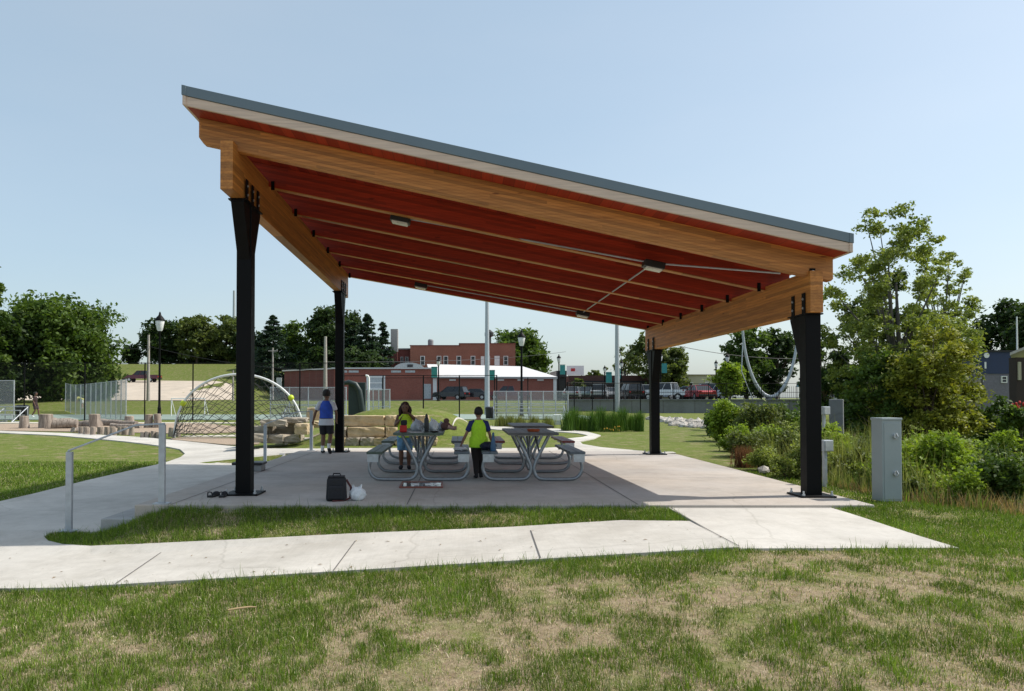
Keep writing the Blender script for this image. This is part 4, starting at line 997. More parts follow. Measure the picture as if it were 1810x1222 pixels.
# galvanised panels
def gfence(px0, px1, Y0, Y1, ytop0, lab, n, mesh='mesh_galv', h=None, mid=()):
    pts = [(X(px0 + (px1 - px0) * i / n, Y0 + (Y1 - Y0) * i / n), Y0 + (Y1 - Y0) * i / n) for i in range(n + 1)]
    return fence(pts, h or at(px0, ytop0, Y0).z - Zg(*pts[0]), lab, 'galv', mesh, .035, mid)
gfence(223, 116, 44, 66, 671, 'galvanised mesh panel fence running back into the court on the left', 12, 'mesh_galv2')
gfence(-60, 25, 43, 43, 673, 'galvanised fence frame at the far left edge of the photo', 3, 'mesh_galv')
gfence(478, 612, 50, 50, 685, 'low galvanised mesh fence behind the climber', 4, 'mesh_galv', mid=(.9,))
gfence(640, 689, 47, 47, 689, 'white framed gate section of fence behind the girl', 5, 'mesh_galv', mid=(.8,))
gfence(873, 1004, 48, 48, 692, 'galvanised back fence of the bleachers in the middle', 6, 'mesh_galv', mid=(.95,))
# bent white pole
xw = X(652, 47); t = T('bent_pole', 'white curved-top pipe standing by the fence gate', 'pole', (xw, 47, Zg(xw, 47)))
hh = at(652, 664, 47).z - Zg(xw, 47); MB().tube([(0, 0, 0), (0, 0, hh - .15), (-.06, 0, hh - .02), (-.2, 0, hh)], .06, 10).build('pipe', 'white_paint', t, smooth=True)
# dark curved play tube
xw = X(628, 40); t = T('curved_slide', 'dark green curved tube slide behind the stone wall, beside the back left column', 'slide', (xw, 40, Zg(xw, 40)))
pp = [(-.7, 0, 2.35), (-.35, 0, 2.42), (0, 0, 2.3), (.22, 0, 1.9), (.3, 0, 1.3), (.38, 0, .7), (.45, 0, .3)]
z_ = at(628, 676, 40).z - Zg(xw, 40)
MB().tube([(a, b_, c_ / 2.42 * z_) for a, b_, c_ in pp], [.09, .13, .15, .15, .15, .15, .15], 12).build('tube', plain('dark_green_plastic', (.01, .024, .022), .5), t, smooth=True)
MB().box((.05, .35, z_ * .5), (.9, .3, z_)).build('back_panel', plain('dark_panel', (.015, .03, .028), .6), t, bevel=.03)
# soccer goal
xw = X(303, 55); x2 = X(362, 55); t = T('soccer_goal', 'small white tube goal frame on the green court', 'goal', (xw, 55, Zg(xw, 55)))
hh = 1.3; MB().tube([(0, 0, 0), (0, 0, hh), (x2 - xw, 0, hh), (x2 - xw, 0, 0)], .04, 8).build('frame', 'white_paint', t)
MB().tube([(0, 0, hh), (0, .9, 0), (x2 - xw, .9, 0), (x2 - xw, 0, hh)], .03, 8).build('back_frame', 'white_paint', t)
# bleachers
def bleacher(px0, px1, Y, lab, rows_=3):
    x0, x1 = X(px0, Y), X(px1, Y); t = T('bleacher', lab, 'bleachers', (x0, Y, Zg(x0, Y))); L_ = x1 - x0
    for i in range(rows_):
        MB().box((L_ / 2, .75 * i, .45 + .2 * i), (L_, .26, .04)).build('seat_plank', 'galv', t)
        if i: MB().box((L_ / 2, .75 * i - .4, .18 + .2 * (i - 1)), (L_, .3, .03)).build('foot_plank', 'galv', t)
    n = max(2, int(L_ / 1.8))
    for j in range(n + 1):
        x = L_ * j / n; m = MB(); m.tube([(x, -.1, .02), (x, .75 * (rows_ - 1) + .2, .02)], .03, 6); m.tube([(x, -.05, .02), (x, .75 * (rows_ - 1), .42 + .2 * (rows_ - 1))], .03, 6); m.tube([(x, .75 * (rows_ - 1), .02), (x, .75 * (rows_ - 1), .42 + .2 * (rows_ - 1))], .03, 6)
        for i in range(rows_): m.tube([(x, .75 * i, .02), (x, .75 * i, .43 + .2 * i)], .025, 6)
        m.build('support_frame', 'galv', t)
    return t
bleacher(874, 1002, 46.0, 'galvanised bleachers with three seat rows behind the right table')
bleacher(-60, 22, 42, 'galvanised bleachers at the far left edge of the photo')
bleacher(498, 600, 46.5, 'galvanised bleachers behind the climber, left of the blue-bib boy')
def bin_(px, py, wpx, hpx, lab):
    p = gp(px, py); s = p.y / F; r = wpx * s / 2; h = hpx * s; t = T('trash_can', lab, 'trash can', p)
    m = MB().lathe([(r * .8, 0), (r * .85, .03), (r, h * .85)], n=20); m.build('body', 'black', t, smooth=True)
    MB().lathe([(r * 1.06, h * .85), (r * 1.06, h * .92), (r * .7, h)], n=20).build('rim', 'black', t, smooth=True)
bin_(39, 743, 23, 27, 'black round trash can by the far left bleachers'); bin_(865, 741, 15, 22, 'black round trash can left of the middle bleachers')
bx_ = MB()
p = gp(985, 751); t = T('white_crate', 'small white box on a stand by the ornamental grasses', 'box', p)
MB().box((0, 0, .35), (.36, .3, .3)).build('box', 'white_paint', t, bevel=.02); MB().box((0, 0, .1), (.3, .25, .2)).build('stand', 'galv', t)

# ---------------- concrete channel wall, U sculpture ----------------
YW2 = 66.0
t = T('retaining_wall', 'long grey concrete retaining wall below the parked cars on the right', 'wall', (X(1005, YW2), YW2, 0))
x0, x1 = X(1003, YW2), X(1505, YW2); zt_ = at(1100, 708, YW2).z
MB().box(((x1 - x0) / 2, .2, zt_ / 2 - 1.2), (x1 - x0, .4, zt_ + 2.4)).build('wall', 'wallc', t, bevel=.02)
MB().box(((x1 - x0) / 2, .17, zt_ + .05), (x1 - x0 + .1, .55, .1)).build('coping', 'wallc', t)
for i in range(1, 9): MB().box(((x1 - x0) * i / 9, -.004, zt_ / 2 - 1), (.04, .02, zt_ + 2)).build('expansion_joint', 'joint', t)
fence([(x0 + (x1 - x0) * i / 16, YW2 + .25) for i in range(17)], at(0, 678, YW2).z - zt_ - .1, 'thin black picket railing on top of the concrete retaining wall', 'black_steel', None, .035, (.15, .6), zf=lambda x, y: zt_ + .1)
fl = [o for o in C.objects if o.name.startswith('chain_link_fence')][-1]; fl.name = 'railing'
pk_ = MB()
for i in range(150): xx = (x1 - x0) * i / 150; pk_.box((xx, 0, .62), (.02, .02, 1.0))
pk_.build('pickets', 'black_steel', fl)
# angled wing wall on the right
Y = 21; t = T('wing_wall', 'short grey concrete wing wall between bushes right of the front column', 'wall', (X(1478, Y), Y, -1.2))
MB().box((0, 0, .0), (.35, .25, at(0, 706, Y).z * 2 + 2.4), R(-30)).build('wall', 'wallc', t, bevel=.02)
MB().box((.22, .5, .0), (.2, .9, at(0, 708, Y).z * 2 + 2.4), R(-20)).build('return_wall', 'wallc', t, bevel=.02)
Y = 72.0; xa, xb = X(1311, Y), X(1414, Y); g = Zg(xa, Y)
t = T('steel_sculpture', 'tall silver U-shaped steel sculpture standing beyond the railing', 'sculpture', ((xa + xb) / 2, Y, g))
hw = (xb - xa) / 2; ztop = at(0, 560, Y).z - g; zb = at(0, 702, Y).z - g
pts = []; rad = []
for i in range(41):
    u = -1 + 2 * i / 40; xx = math.copysign(abs(u) ** .42, u) * hw if False else hw * math.sin(u * math.pi / 2) ; zz = zb + (ztop - zb) * (1 - math.cos(u * math.pi / 2)) ** .95
    pts.append(Vector((xx, .25 * u, zz))); rad.append(.18 - .08 * abs(u))
MB().tube(pts, rad, 12).build('curved_blade', 'rail_steel', t, smooth=True)
MB().box((0, 0, zb / 2 - .1), (.7, .5, max(.3, zb))).build('plinth', 'wallc', t)
MB().tube([(-hw * .93, 0, ztop * .8), (-hw * 1.0, 0, ztop * .35), (-hw * .6, 0, 0)], .05, 8).build('stay', 'galv', t)

# ---------------- buildings ----------------
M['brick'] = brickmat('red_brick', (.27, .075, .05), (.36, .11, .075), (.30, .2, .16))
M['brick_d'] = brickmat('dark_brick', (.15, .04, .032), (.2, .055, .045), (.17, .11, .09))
M['brick_b'] = brickmat('brown_brick', (.24, .09, .055), (.31, .12, .075), (.3, .2, .16))
M['white_roof'] = plain('white_roof', (.60, .59, .58), .6, 0, .04, .3); M['grey_roof'] = plain('grey_roof', (.22, .23, .24), .7)
M['beige'] = plain('beige_wall', (.50, .46, .34), .8, 0, .05, .4); M['door_grey'] = plain('door_grey', (.50, .53, .54), .6)
def wallbox(t, name, x0, x1, y0, y1, z0, z1, m, **k):
    o = t.location; return MB().box(((x0 + x1) / 2 - o.x, (y0 + y1) / 2 - o.y, (z0 + z1) / 2 - o.z), (x1 - x0, y1 - y0, z1 - z0)).build(name, m, t, **k)
def window(t, px0, px1, py0, py1, Y, frame='white_paint', glass='glass_dark', sill=True):
    a, b_ = at(px0, py1, Y), at(px1, py0, Y); o = t.location; fw = max(.06, (b_.x - a.x) * .12)
    c = Vector(((a.x + b_.x) / 2, Y, (a.z + b_.z) / 2)) - o; w_, h_ = b_.x - a.x, b_.z - a.z
    m = MB(); m.box((c.x - w_ / 2 + fw / 2, c.y - .03, c.z), (fw, .12, h_)); m.box((c.x + w_ / 2 - fw / 2, c.y - .03, c.z), (fw, .12, h_)); m.box((c.x, c.y - .03, c.z + h_ / 2 - fw / 2), (w_ - 2 * fw, .12, fw)); m.box((c.x, c.y - .03, c.z - h_ / 2 + fw / 2), (w_ - 2 * fw, .12, fw)); m.box((c.x, c.y - .03, c.z), (w_ - 2 * fw, .1, fw * .6))
    f = m.build('window', frame, t); MB().box((c.x, c.y - .01, c.z), (w_ - 2 * fw, .06, h_ - 2 * fw)).build('pane', glass, f)
    return f
# long low brick building, left block
Y = 108.0
def zy(py, Y): return at(0, py, Y).z
xL, xM, xR, xE = X(474, Y), X(590, Y), X(766, Y), X(982, Y)
g = zy(712, Y) - .6
t = T('brick_warehouse', 'long low red brick building with a white garage door and thin white roof edge', 'building', (xM, Y, g))
zl = zy(656, Y + 8); zr = zy(648, Y)
wallbox(t, 'front_wall', xM, xR - .02, Y, Y + 18, g, zy(652, Y), 'brick')
o = t.location
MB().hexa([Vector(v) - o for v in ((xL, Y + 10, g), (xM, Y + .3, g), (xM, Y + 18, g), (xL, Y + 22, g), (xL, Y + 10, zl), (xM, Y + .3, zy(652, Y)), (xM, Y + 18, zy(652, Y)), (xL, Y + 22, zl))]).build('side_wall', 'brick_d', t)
wallbox(t, 'roof_edge', xM - .3, xR + .2, Y - .25, Y + 18.2, zy(652.5, Y), zy(650, Y), 'white_roof')
MB().hexa([Vector(v) - o for v in ((xL - .3, Y + 9.7, zl), (xM, Y, zy(652.5, Y)), (xM, Y + 18, zy(652.5, Y)), (xL - .3, Y + 22, zl), (xL - .3, Y + 9.7, zl + .2), (xM, Y, zy(650.5, Y)), (xM, Y + 18, zy(650.5, Y)), (xL - .3, Y + 22, zl + .2))]).build('roof_edge', 'white_roof', t)
window(t, 648, 681, 664, 690, Y, 'white_paint', 'door_grey').name = 'garage_door'
window(t, 749, 762, 679, 705, Y, 'door_grey', 'door_grey').name = 'door'
window(t, 489, 498, 668, 684, Y + 7.5, 'white_paint', 'door_grey')
for px in (605, 625, 700, 725): MB().box((X(px, Y) - o.x, -.03, zy(657, Y) - o.z), (1.4, .06, .3)).build('vent', 'door_grey', t)
# half-round skylight dome on the roof
xd = X(724, Y + 6); zd = zy(650.5, Y); m = MB(); prof = [(xd - o.x + 2.2 * math.cos(math.pi * i / 12), zd - o.z + .95 * math.sin(math.pi * i / 12)) for i in range(13)]
m.prism(prof, 4, 9, 'Y'); m.build('roof_vault', plain('dull_vault', (.26, .29, .30), .45), t)
MB().box((xd - o.x + .2, 3.97, zd - o.z + .45), (.8, .1, .4)).build('vault_vent', 'black', t)
# right block with white sloping roof
t = T('white_roofed_building', 'low brick building with a broad bright white sloping roof behind the dark cars', 'building', (xR, Y, g)); o = t.location
wallbox(t, 'wall', xR, xE, Y - .3, Y + 20, g, zy(668, Y), 'brick')
P = [(xR - .2, Y - .7, zy(667, Y)), (xE + .2, Y - .7, zy(668, Y)), (xE - 3.5, Y + 14, zy(649, Y + 14)), (xR - 1.5, Y + 14, zy(645, Y + 14))]
MB().hexa([Vector((x, y, z - .15)) - o for x, y, z in P] + [Vector((x, y, z + .1)) - o for x, y, z in P]).build('roof', 'white_roof', t)
P = [(xE + .2, Y - .7, zy(668, Y)), (xE + .2, Y + 16, zy(668, Y)), (xE - 3.5, Y + 14.02, zy(649, Y + 14))]
MB().add([Vector(p) - o for p in P], [(0, 1, 2)]).build('roof_side', 'white_roof', t)
wallbox(t, 'corner_post', xE - .35, xE + .1, Y - .4, Y + .1, g, zy(669, Y), 'white_paint'); wallbox(t, 'corner_post', xR - .05, xR + .5, Y - .4, Y + .1, g, zy(669, Y), 'white_paint')
for px in (800, 885, 920, 955): MB().box((X(px, Y) - o.x, -.33, zy(672, Y) - o.z), (.9, .08, .22)).build('wall_light', 'white_paint', t)
# tall two-storey brick building behind
Y2 = 132.0
t = T('brick_block', 'two-storey red brick building with white windows rising behind the white roof', 'building', (X(725, Y2), Y2, g)); o = t.location
for a, b_, top, mm, dy in ((725, 812, 611.5, 'brick_b', 0), (812, 911, 608, 'brick_b', .02)):
    wallbox(t, 'wall', X(a, Y2), X(b_, Y2), Y2 + dy, Y2 + 16, g, zy(top, Y2), mm)
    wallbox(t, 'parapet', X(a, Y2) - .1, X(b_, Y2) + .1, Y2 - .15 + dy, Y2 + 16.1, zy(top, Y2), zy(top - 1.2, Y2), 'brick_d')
for (a, b_) in ((743, 751), (772, 780), (784, 792), (807, 815), (832, 840), (861, 866), (874, 883), (890, 898)):
    window(t, a, b_, 629.5, 646, Y2 + (-.02 if a < 812 else 0), 'white_paint', 'glass_dark' if a not in (874,) else 'white_paint')
window(t, 850, 856, 630, 649, Y2, 'white_paint', 'white_paint').name = 'door'
MB().lathe([(.5, 0), (.5, 1.1), (.35, 1.3)], (X(760, Y2) - o.x, 3, zy(611, Y2) - o.z), 12).build('roof_vent', 'grey_roof', t)
MB().lathe([(.35, 0), (.35, 1.5), (.8, 1.7), (.8, 2.3), (.2, 2.8)], (X(866, Y2) - o.x, 3, zy(609, Y2) - o.z), 12).build('roof_vent', 'black', t)
t = T('dark_brick_annex', 'darker recessed brick wing with a grey chimney left of the two-storey building', 'building', (X(668, Y2 + 3), Y2 + 3, g)); o = t.location
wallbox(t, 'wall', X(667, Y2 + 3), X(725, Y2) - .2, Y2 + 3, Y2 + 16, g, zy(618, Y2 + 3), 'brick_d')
wallbox(t, 'roof_edge', X(666, Y2 + 3), X(725, Y2) - .2, Y2 + 2.7, Y2 + 16.2, zy(618, Y2 + 3), zy(616, Y2 + 3), 'grey_roof')
c_ = wallbox(t, 'chimney', X(690.5, Y2 + 2), X(703, Y2 + 2), Y2 + 1.8, Y2 + 3.4, zy(622, Y2 + 2), zy(582, Y2 + 2), plain('chimney_render', (.34, .33, .31), .8))
wallbox(t, 'chimney_base', X(691, Y2 + 2), X(702.5, Y2 + 2), Y2 + 1.9, Y2 + 3.3, g, zy(622, Y2 + 2), 'brick_d')
for a, b_ in ((673, 684), (708, 713), (716, 722)): window(t, a, b_, 631, 647, Y2 + 3, 'door_grey', 'glass_dark')
# row on the right
Y3 = 116.0
t = T('shop_row', 'low dark brown shop row with black awning behind the parked cars', 'building', (X(1008, Y3), Y3, g)); o = t.location
wallbox(t, 'wall', X(1008, Y3), X(1170, Y3), Y3, Y3 + 14, g, zy(664, Y3), plain('brown_fascia', (.10, .045, .035), .8, 0, .3, .5))
wallbox(t, 'awning', X(1012, Y3), X(1140, Y3), Y3 - 1.4, Y3 - .01, zy(682, Y3), zy(674, Y3), plain('awning_dark', (.014, .014, .02), .7))
for i in range(6): window(t, 1018 + i * 21, 1032 + i * 21, 683, 698, Y3 - .02, 'black', 'glass_dark')
t = T('black_shed', 'small black roofed kiosk at the right end of the brick building', 'building', (X(983, Y3 - 4), Y3 - 4, g)); o = t.location
wallbox(t, 'wall', X(985, Y3 - 4), X(1001, Y3 - 4), Y3 - 4, Y3 + 2, g, zy(668, Y3), 'black'); wallbox(t, 'roof', X(982, Y3 - 4), X(1000, Y3 - 4), Y3 - 5, Y3 + 2.5, zy(668, Y3), zy(656, Y3 - 4), 'black')
t = T('beige_building', 'flat-roofed pale beige building behind the white cars on the right', 'building', (X(1172, Y3), Y3 - 1, g)); o = t.location
wallbox(t, 'wall', X(1147, Y3), X(1283, Y3), Y3 - 1, Y3 + 16, g, zy(664, Y3), 'beige'); wallbox(t, 'parapet', X(1146, Y3), X(1284, Y3), Y3 - 1.2, Y3 + 16.2, zy(664, Y3), zy(662.5, Y3), plain('parapet_brown', (.30, .26, .2), .8))
wallbox(t, 'roof_unit', X(1195, Y3), X(1206, Y3), Y3 + 4, Y3 + 7, zy(662, Y3), zy(655, Y3), 'galv')
window(t, 1215, 1225, 676, 690, Y3 - 1.02, 'white_paint'); window(t, 1246, 1256, 676, 690, Y3 - 1.02, 'white_paint')
# billboard
t = T('billboard', 'small white billboard with a red mark above the shop row', 'sign', (X(1017, 130), 130, g)); z_ = zy(655, 130)
MB().box((0, 0, z_ - g), (2.9, .15, 1.6)).build('panel', 'white_paint', t); MB().box((-.4, -.1, z_ - g + .1), (.7, .05, .5)).build('mark', plain('red_mark', (.5, .03, .03), .5), t)
for s in (-1, 1): MB().box((s * 1.1, .1, (z_ - g) / 2), (.12, .12, z_ - g)).build('post', 'black_steel', t)
# blue house with white emblem, right edge
Y4 = 58.0
t = T('blue_building', 'dark blue building with a round white emblem at the right edge', 'building', (X(1728, Y4), Y4, -.5)); o = t.location
navy = plain('navy_wall', (.015, .03, .085), .6, 0, .08, 1)
gz = -.8
wallbox(t, 'wall', X(1722, Y4), X(1793, Y4), Y4, Y4 + 8, gz, zy(661, Y4), plain('grey_lower_wall', (.16, .15, .18), .8)); wallbox(t, 'upper_wall', X(1720, Y4), X(1794, Y4), Y4 - .06, Y4 + 8.1, zy(661, Y4), zy(622, Y4), navy)
wallbox(t, 'roof_edge', X(1719, Y4), X(1795, Y4), Y4 - .2, Y4 + 8.3, zy(622, Y4), zy(620, Y4), 'black')
c_ = at(1742, 628.5, Y4); MB().tube([Vector((c_.x, Y4 - .07, c_.z)) - o, Vector((c_.x, Y4 - .14, c_.z)) - o], .20, 24).build('emblem', 'white_paint', t)
c_ = at(1740, 646, Y4); MB().box(Vector((c_.x, Y4 - .1, c_.z)) - o, (.12, .06, .5)).build('vertical_sign', 'white_paint', t)
window(t, 1769, 1779, 665, 677, Y4 - .01, 'white_paint', 'glass_dark'); window(t, 1730, 1737, 668, 676, Y4 - .01, 'door_grey', 'glass_dark')
t = T('brown_house', 'dark brown house corner with a light sloping eave at the right edge', 'building', (X(1796, 44), 44, -.8)); o = t.location
wallbox(t, 'wall', X(1797, 44), X(1900, 44), 44, 44.6, -.9, zy(632, 44), plain('brown_siding', (.035, .022, .018), .8))
P = [(X(1786, 43.5), 43.5, zy(629, 44)), (X(1910, 44), 43.5, zy(575, 44)), (X(1990, 51), 51, zy(575, 44)), (X(1792, 51), 51, zy(629, 44))]
MB().hexa([Vector((x, y, z)) - o for x, y, z in P] + [Vector((x, y, z + .15)) - o for x, y, z in P]).build('roof', plain('eave_grey', (.4, .38, .36), .7), t)
window(t, 1799, 1803, 640, 672, 43.99, 'beige', 'glass_dark')
# board fence
t = T('board_fence', 'weathered grey board fence between the yellow-green tree and the blue building', 'fence', (X(1660, 40), 40, -.7))
m = MB(); xa, xb = X(1655, 40), X(1732, 40); n = int((xb - xa) / .15); tz = zy(672, 40) + .7
for i in range(n): m.box((i * .15, .02 * (i % 2), tz / 2 + random.uniform(-.03, .03)), (.135, .025, tz))
m.build('boards', plain('weathered_board', (.27, .24, .20), .9, 0, .25, 3), t)
for i in range(4): MB().box((i * (xb - xa) / 3, .08, tz / 2), (.1, .1, tz + .1)).build('post', 'bark_grey', t)
t = T('teal_house', 'small far teal-roofed house seen right of the front right column', 'building', (X(1478, 120), 120, 1)); o = t.location
wallbox(t, 'wall', X(1452, 120), X(1492, 120), 120, 128, 0, zy(682, 120), plain('pale_wall', (.4, .4, .4), .8)); P = [(X(1448, 120), zy(683, 120)), (X(1496, 120), zy(683, 120)), (X(1480, 120), zy(668, 120)), (X(1460, 120), zy(668, 120))]
MB().prism([(a - o.x, b_ - o.z) for a, b_ in P], -.6, 8.5, 'Y').build('roof', plain('teal_roof', (.10, .22, .25), .6), t)

# ---------------- cars ----------------
paints = {}
def paint(c):
    if c not in paints:
        m, nt, b = newmat('car_paint'); b.inputs['Base Color'].default_value = (*c, 1); b.inputs['Roughness'].default_value = .25; b.inputs['Coat Weight'].default_value = .6; b.inputs['Metallic'].default_value = .2; paints[c] = m
    return paints[c]
taill = plain('tail_light', (.35, .01, .01), .3); headl = plain('head_light', (.6, .6, .6), .15)
CARS = {
 'sedan': (4.7, [(-2.3, .35), (-2.35, .75), (-2.2, .93), (-1.45, .98), (1.0, .95), (2.1, .82), (2.33, .62), (2.33, .35)], [(-1.75, .95), (-1.05, 1.42), (.25, 1.44), (1.1, .93)]),
 'suv': (4.7, [(-2.3, .4), (-2.33, 1.0), (-2.2, 1.08), (1.0, 1.05), (2.05, .98), (2.3, .75), (2.3, .4)], [(-2.2, 1.05), (-1.95, 1.68), (.2, 1.72), (1.05, 1.03)]),
 'van': (5.0, [(-2.5, .38), (-2.52, 1.0), (-2.45, 1.1), (1.5, 1.05), (2.3, .85), (2.48, .65), (2.48, .38)], [(-2.42, 1.08), (-2.25, 1.75), (.7, 1.78), (1.65, 1.02)]),
 'pickup': (5.6, [(-2.75, .5), (-2.78, 1.05), (.9, 1.08), (2.0, 1.05), (2.68, .95), (2.75, .5)], [(-.9, 1.05), (-.7, 1.72), (.55, 1.74), (1.2, 1.05)]),
}
def car(kind, px, Y, rz, col, label, z=None, grp='vehicles parked in the background'):
    L_, body, cab = CARS[kind]; x = X(px, Y); g = Zg(x, Y) + (.09) if z is None else z
    t = T(kind if kind != 'suv' else 'sport_utility_car', label, {'sedan': 'car', 'suv': 'car', 'van': 'van', 'pickup': 'pickup truck'}[kind], (x, Y, g), rz, grp)
    W_ = .9; pm = paint(col)
    # wheel arches cut into the profile
    wr = .34; wx = (-L_ * .29, L_ * .30); P = []
    bot = []
    for cx_ in wx:
        for j in range(7):
            a = math.pi - math.pi * j / 6; bot.append((cx_ + (wr + .07) * math.cos(a), max(body[0][1], .36 + (wr + .05) * math.sin(a) - .03)))
    P = body + bot[::-1]
    m = MB(); k = len(P); vs = []
    for s_, inset in ((-1, .0), (1, .0)):
        for (a, b_) in P: vs.append((a, s_ * (W_ - .10 * max(0, b_ - .55)), b_))
    m.add(vs, [(i, (i + 1) % k, k + (i + 1) % k, k + i) for i in range(k)])
    # side faces triangulated through bmesh
    bm = bmesh.new(); V1 = [bm.verts.new(v) for v in m.v]
    for f in m.f: bm.faces.new([V1[i] for i in f])
    bm.faces.new(V1[:k]); bm.faces.new(V1[k:][::-1]); bmesh.ops.triangulate(bm, faces=[f for f in bm.faces if len(f.verts) > 4]); bmesh.ops.recalc_face_normals(bm, faces=bm.faces)
    me = bpy.data.meshes.new('body'); bm.to_mesh(me); bm.free(); link('body', me, pm, t, bevel=.03)
    w0, w1 = .80, .62; q = cab; vs = [(q[0][0], -w0, q[0][1]), (q[3][0], -w0, q[3][1]), (q[3][0], w0, q[3][1]), (q[0][0], w0, q[0][1]), (q[1][0], -w1, q[1][1]), (q[2][0], -w1, q[2][1]), (q[2][0], w1, q[2][1]), (q[1][0], w1, q[1][1])]
    c_ = MB().hexa(vs).build('window', 'glass_dark', t, bevel=.03)
    rt = MB().box(((q[1][0] + q[2][0]) / 2, 0, (q[1][1] + q[2][1]) / 2 + .01), (q[2][0] - q[1][0] + .04, w1 * 2 + .03, .05)).build('roof', pm, t, bevel=.02)
    m = MB()
    for s_ in (-1, 1):
        for (xa, za), (xb_, zb_) in (((q[0][0]), (q[0][1])) and ((q[0], q[1])), (q[3], q[2]), (((q[0][0] + q[3][0]) / 2, q[0][1]), ((q[1][0] + q[2][0]) / 2 - .05, q[1][1]))):
            m.tube([(xa, s_ * (w0 + .005), za), (xb_, s_ * (w1 + .01), zb_)], .035, 6)
    m.build('pillars', pm, t)
    for cx_ in wx:
        for s_ in (-1, 1):
            wq = MB(); wq.tube([(cx_, s_ * .70, wr), (cx_, s_ * .90, wr)], wr, 20); wo = wq.build('wheel', 'rubber', t); MB().tube([(cx_, s_ * .89, wr), (cx_, s_ * .915, wr)], wr * .6, 14).build('rim', 'chrome', wo)
    xf, xr_ = body[-1][0], body[0][0]
    for s_ in (-1, 1):
        MB().box((xf - .03, s_ * .62, .70), (.12, .32, .15)).build('headlight', headl, t, bevel=.02); MB().box((xr_ - .0, s_ * .68, .82), (.1, .22, .18)).build('tail_light', taill, t, bevel=.02)
        MB().box((cab[3][0] - .15, s_ * .95, cab[3][1] + .05), (.12, .16, .12)).build('wing_mirror', pm, t)
    MB().box((xf + .02, 0, .45), (.14, 1.66, .2)).build('bumper', 'black', t, bevel=.02); MB().box((xr_ - .03, 0, .48), (.14, 1.66, .2)).build('bumper', 'black', t, bevel=.02)
    if kind == 'pickup': MB().box((-1.85, 0, 1.085), (1.65, 1.5, .02)).build('bed', 'black', t)
    return t
car('pickup', 251, 120, R(180), (.10, .01, .02), 'maroon pickup truck parked on the hill road, far left')
car('suv', 797, 100, R(155), (.01, .01, .012), 'black car parked at the brick wall, left of the two dark ones')
car('sedan', 836, 102, R(168), (.02, .015, .02), 'dark low sedan between the black car and the maroon pickup')
car('pickup', 897, 97, R(178), (.14, .012, .02), 'maroon pickup seen through the bleacher fence')
for args in (('sedan', 1013, 84, R(75), (.35, .38, .40), 'silver grey car at the left end of the row above the wall'),
             ('sedan', 1036, 86, R(80), (.22, .3, .32), 'blue-grey car second from the left above the wall'),
             ('suv', 1060, 85, R(76), (.45, .47, .48), 'light silver car third from the left above the wall'),
             ('sedan', 1082, 88, R(80), (.5, .5, .5), 'pale grey car just left of the black car above the wall'),
             ('suv', 1113, 80, R(95), (.01, .011, .014), 'black sport utility car above the wall, seen from behind'),
             ('van', 1140, 92, R(85), (.6, .6, .6), 'white van partly behind the back right column'),
             ('pickup', 1180, 77, R(135), (.65, .65, .64), 'white pickup just right of the back right column'),
             ('sedan', 1215, 80, R(150), (.16, .22, .30), 'slate blue sedan between the white pickup and the red car'),
             ('sedan', 1232, 74, R(97), (.35, .02, .03), 'red low car in front of the silver van'),
             ('van', 1250, 84, R(172), (.35, .40, .45), 'silver blue minivan with large side windows behind the red car'),
             ('suv', 1468, 84, R(175), (.02, .02, .03), 'dark car seen just right of the front right column')):
    car(*args)

# ---------------- trees ----------------
LC = {'mid': [(.055, .10, .02), (.12, .18, .035), (.03, .06, .014)], 'dark': [(.025, .05, .016), (.055, .09, .025), (.015, .032, .012)], 'yellow': [(.17, .20, .03), (.30, .29, .045), (.08, .12, .02)], 'airy': [(.17, .22, .055), (.30, .34, .09), (.09, .13, .035)],
      'olive': [(.085, .115, .035), (.16, .19, .055), (.045, .07, .02)], 'spruce': [(.02, .042, .026), (.04, .07, .042), (.012, .026, .017)], 'bright': [(.16, .24, .022), (.28, .37, .05), (.08, .13, .015)]}
def leaves(centers, rad, nleaf, size, pal, flat=.75, rg=rng, up=.3):
    S = 7; K0 = len(centers); d0 = rg.normal(size=(K0 * S, 3)); d0 /= np.linalg.norm(d0, axis=1)[:, None]
    centers = np.repeat(centers, S, 0) + d0 * (np.repeat(rad, S) * rg.uniform(.3, 1.15, K0 * S))[:, None] * np.array([1, 1, flat]); rad = np.repeat(rad, S) * rg.uniform(.25, .6, K0 * S)
    K = len(centers); pr = rad ** 2 / (rad ** 2).sum(); idx = rg.choice(K, nleaf, p=pr)
    p = centers[idx] + rg.normal(size=(nleaf, 3)) * (rad[idx] * .62)[:, None] * np.array([1, 1, flat])
    n = rg.normal(size=(nleaf, 3)); n[:, 2] = np.abs(n[:, 2]) + up; n /= np.linalg.norm(n, axis=1)[:, None]
    a = np.cross(n, rg.normal(size=(nleaf, 3))); a /= np.linalg.norm(a, axis=1)[:, None]; b_ = np.cross(n, a)
    s = size * rg.uniform(.6, 1.35, nleaf)[:, None]
    V = np.stack([p - a * s, p - b_ * s * .55, p + a * s, p + b_ * s * .55], 1)
    V[:, 1] += n * s * .15; V[:, 3] += n * s * .15
    pal = np.array(pal); ci = rg.random(K); c = pal[0] * (1 - ci[idx])[:, None] + pal[1] * ci[idx][:, None]
    m_ = rg.random(nleaf)[:, None]; c = c * (1 - .35 * m_) + pal[2] * .35 * m_; c *= rg.uniform(.75, 1.3, nleaf)[:, None]
    return V.reshape(-1, 3), np.repeat(c, 4, 0)
def crown_obj(name, V, Cc, t):
    n = len(V) // 4; return npmesh(name, V, np.arange(n * 4).reshape(n, 4), Cc, M['leaf'], t)
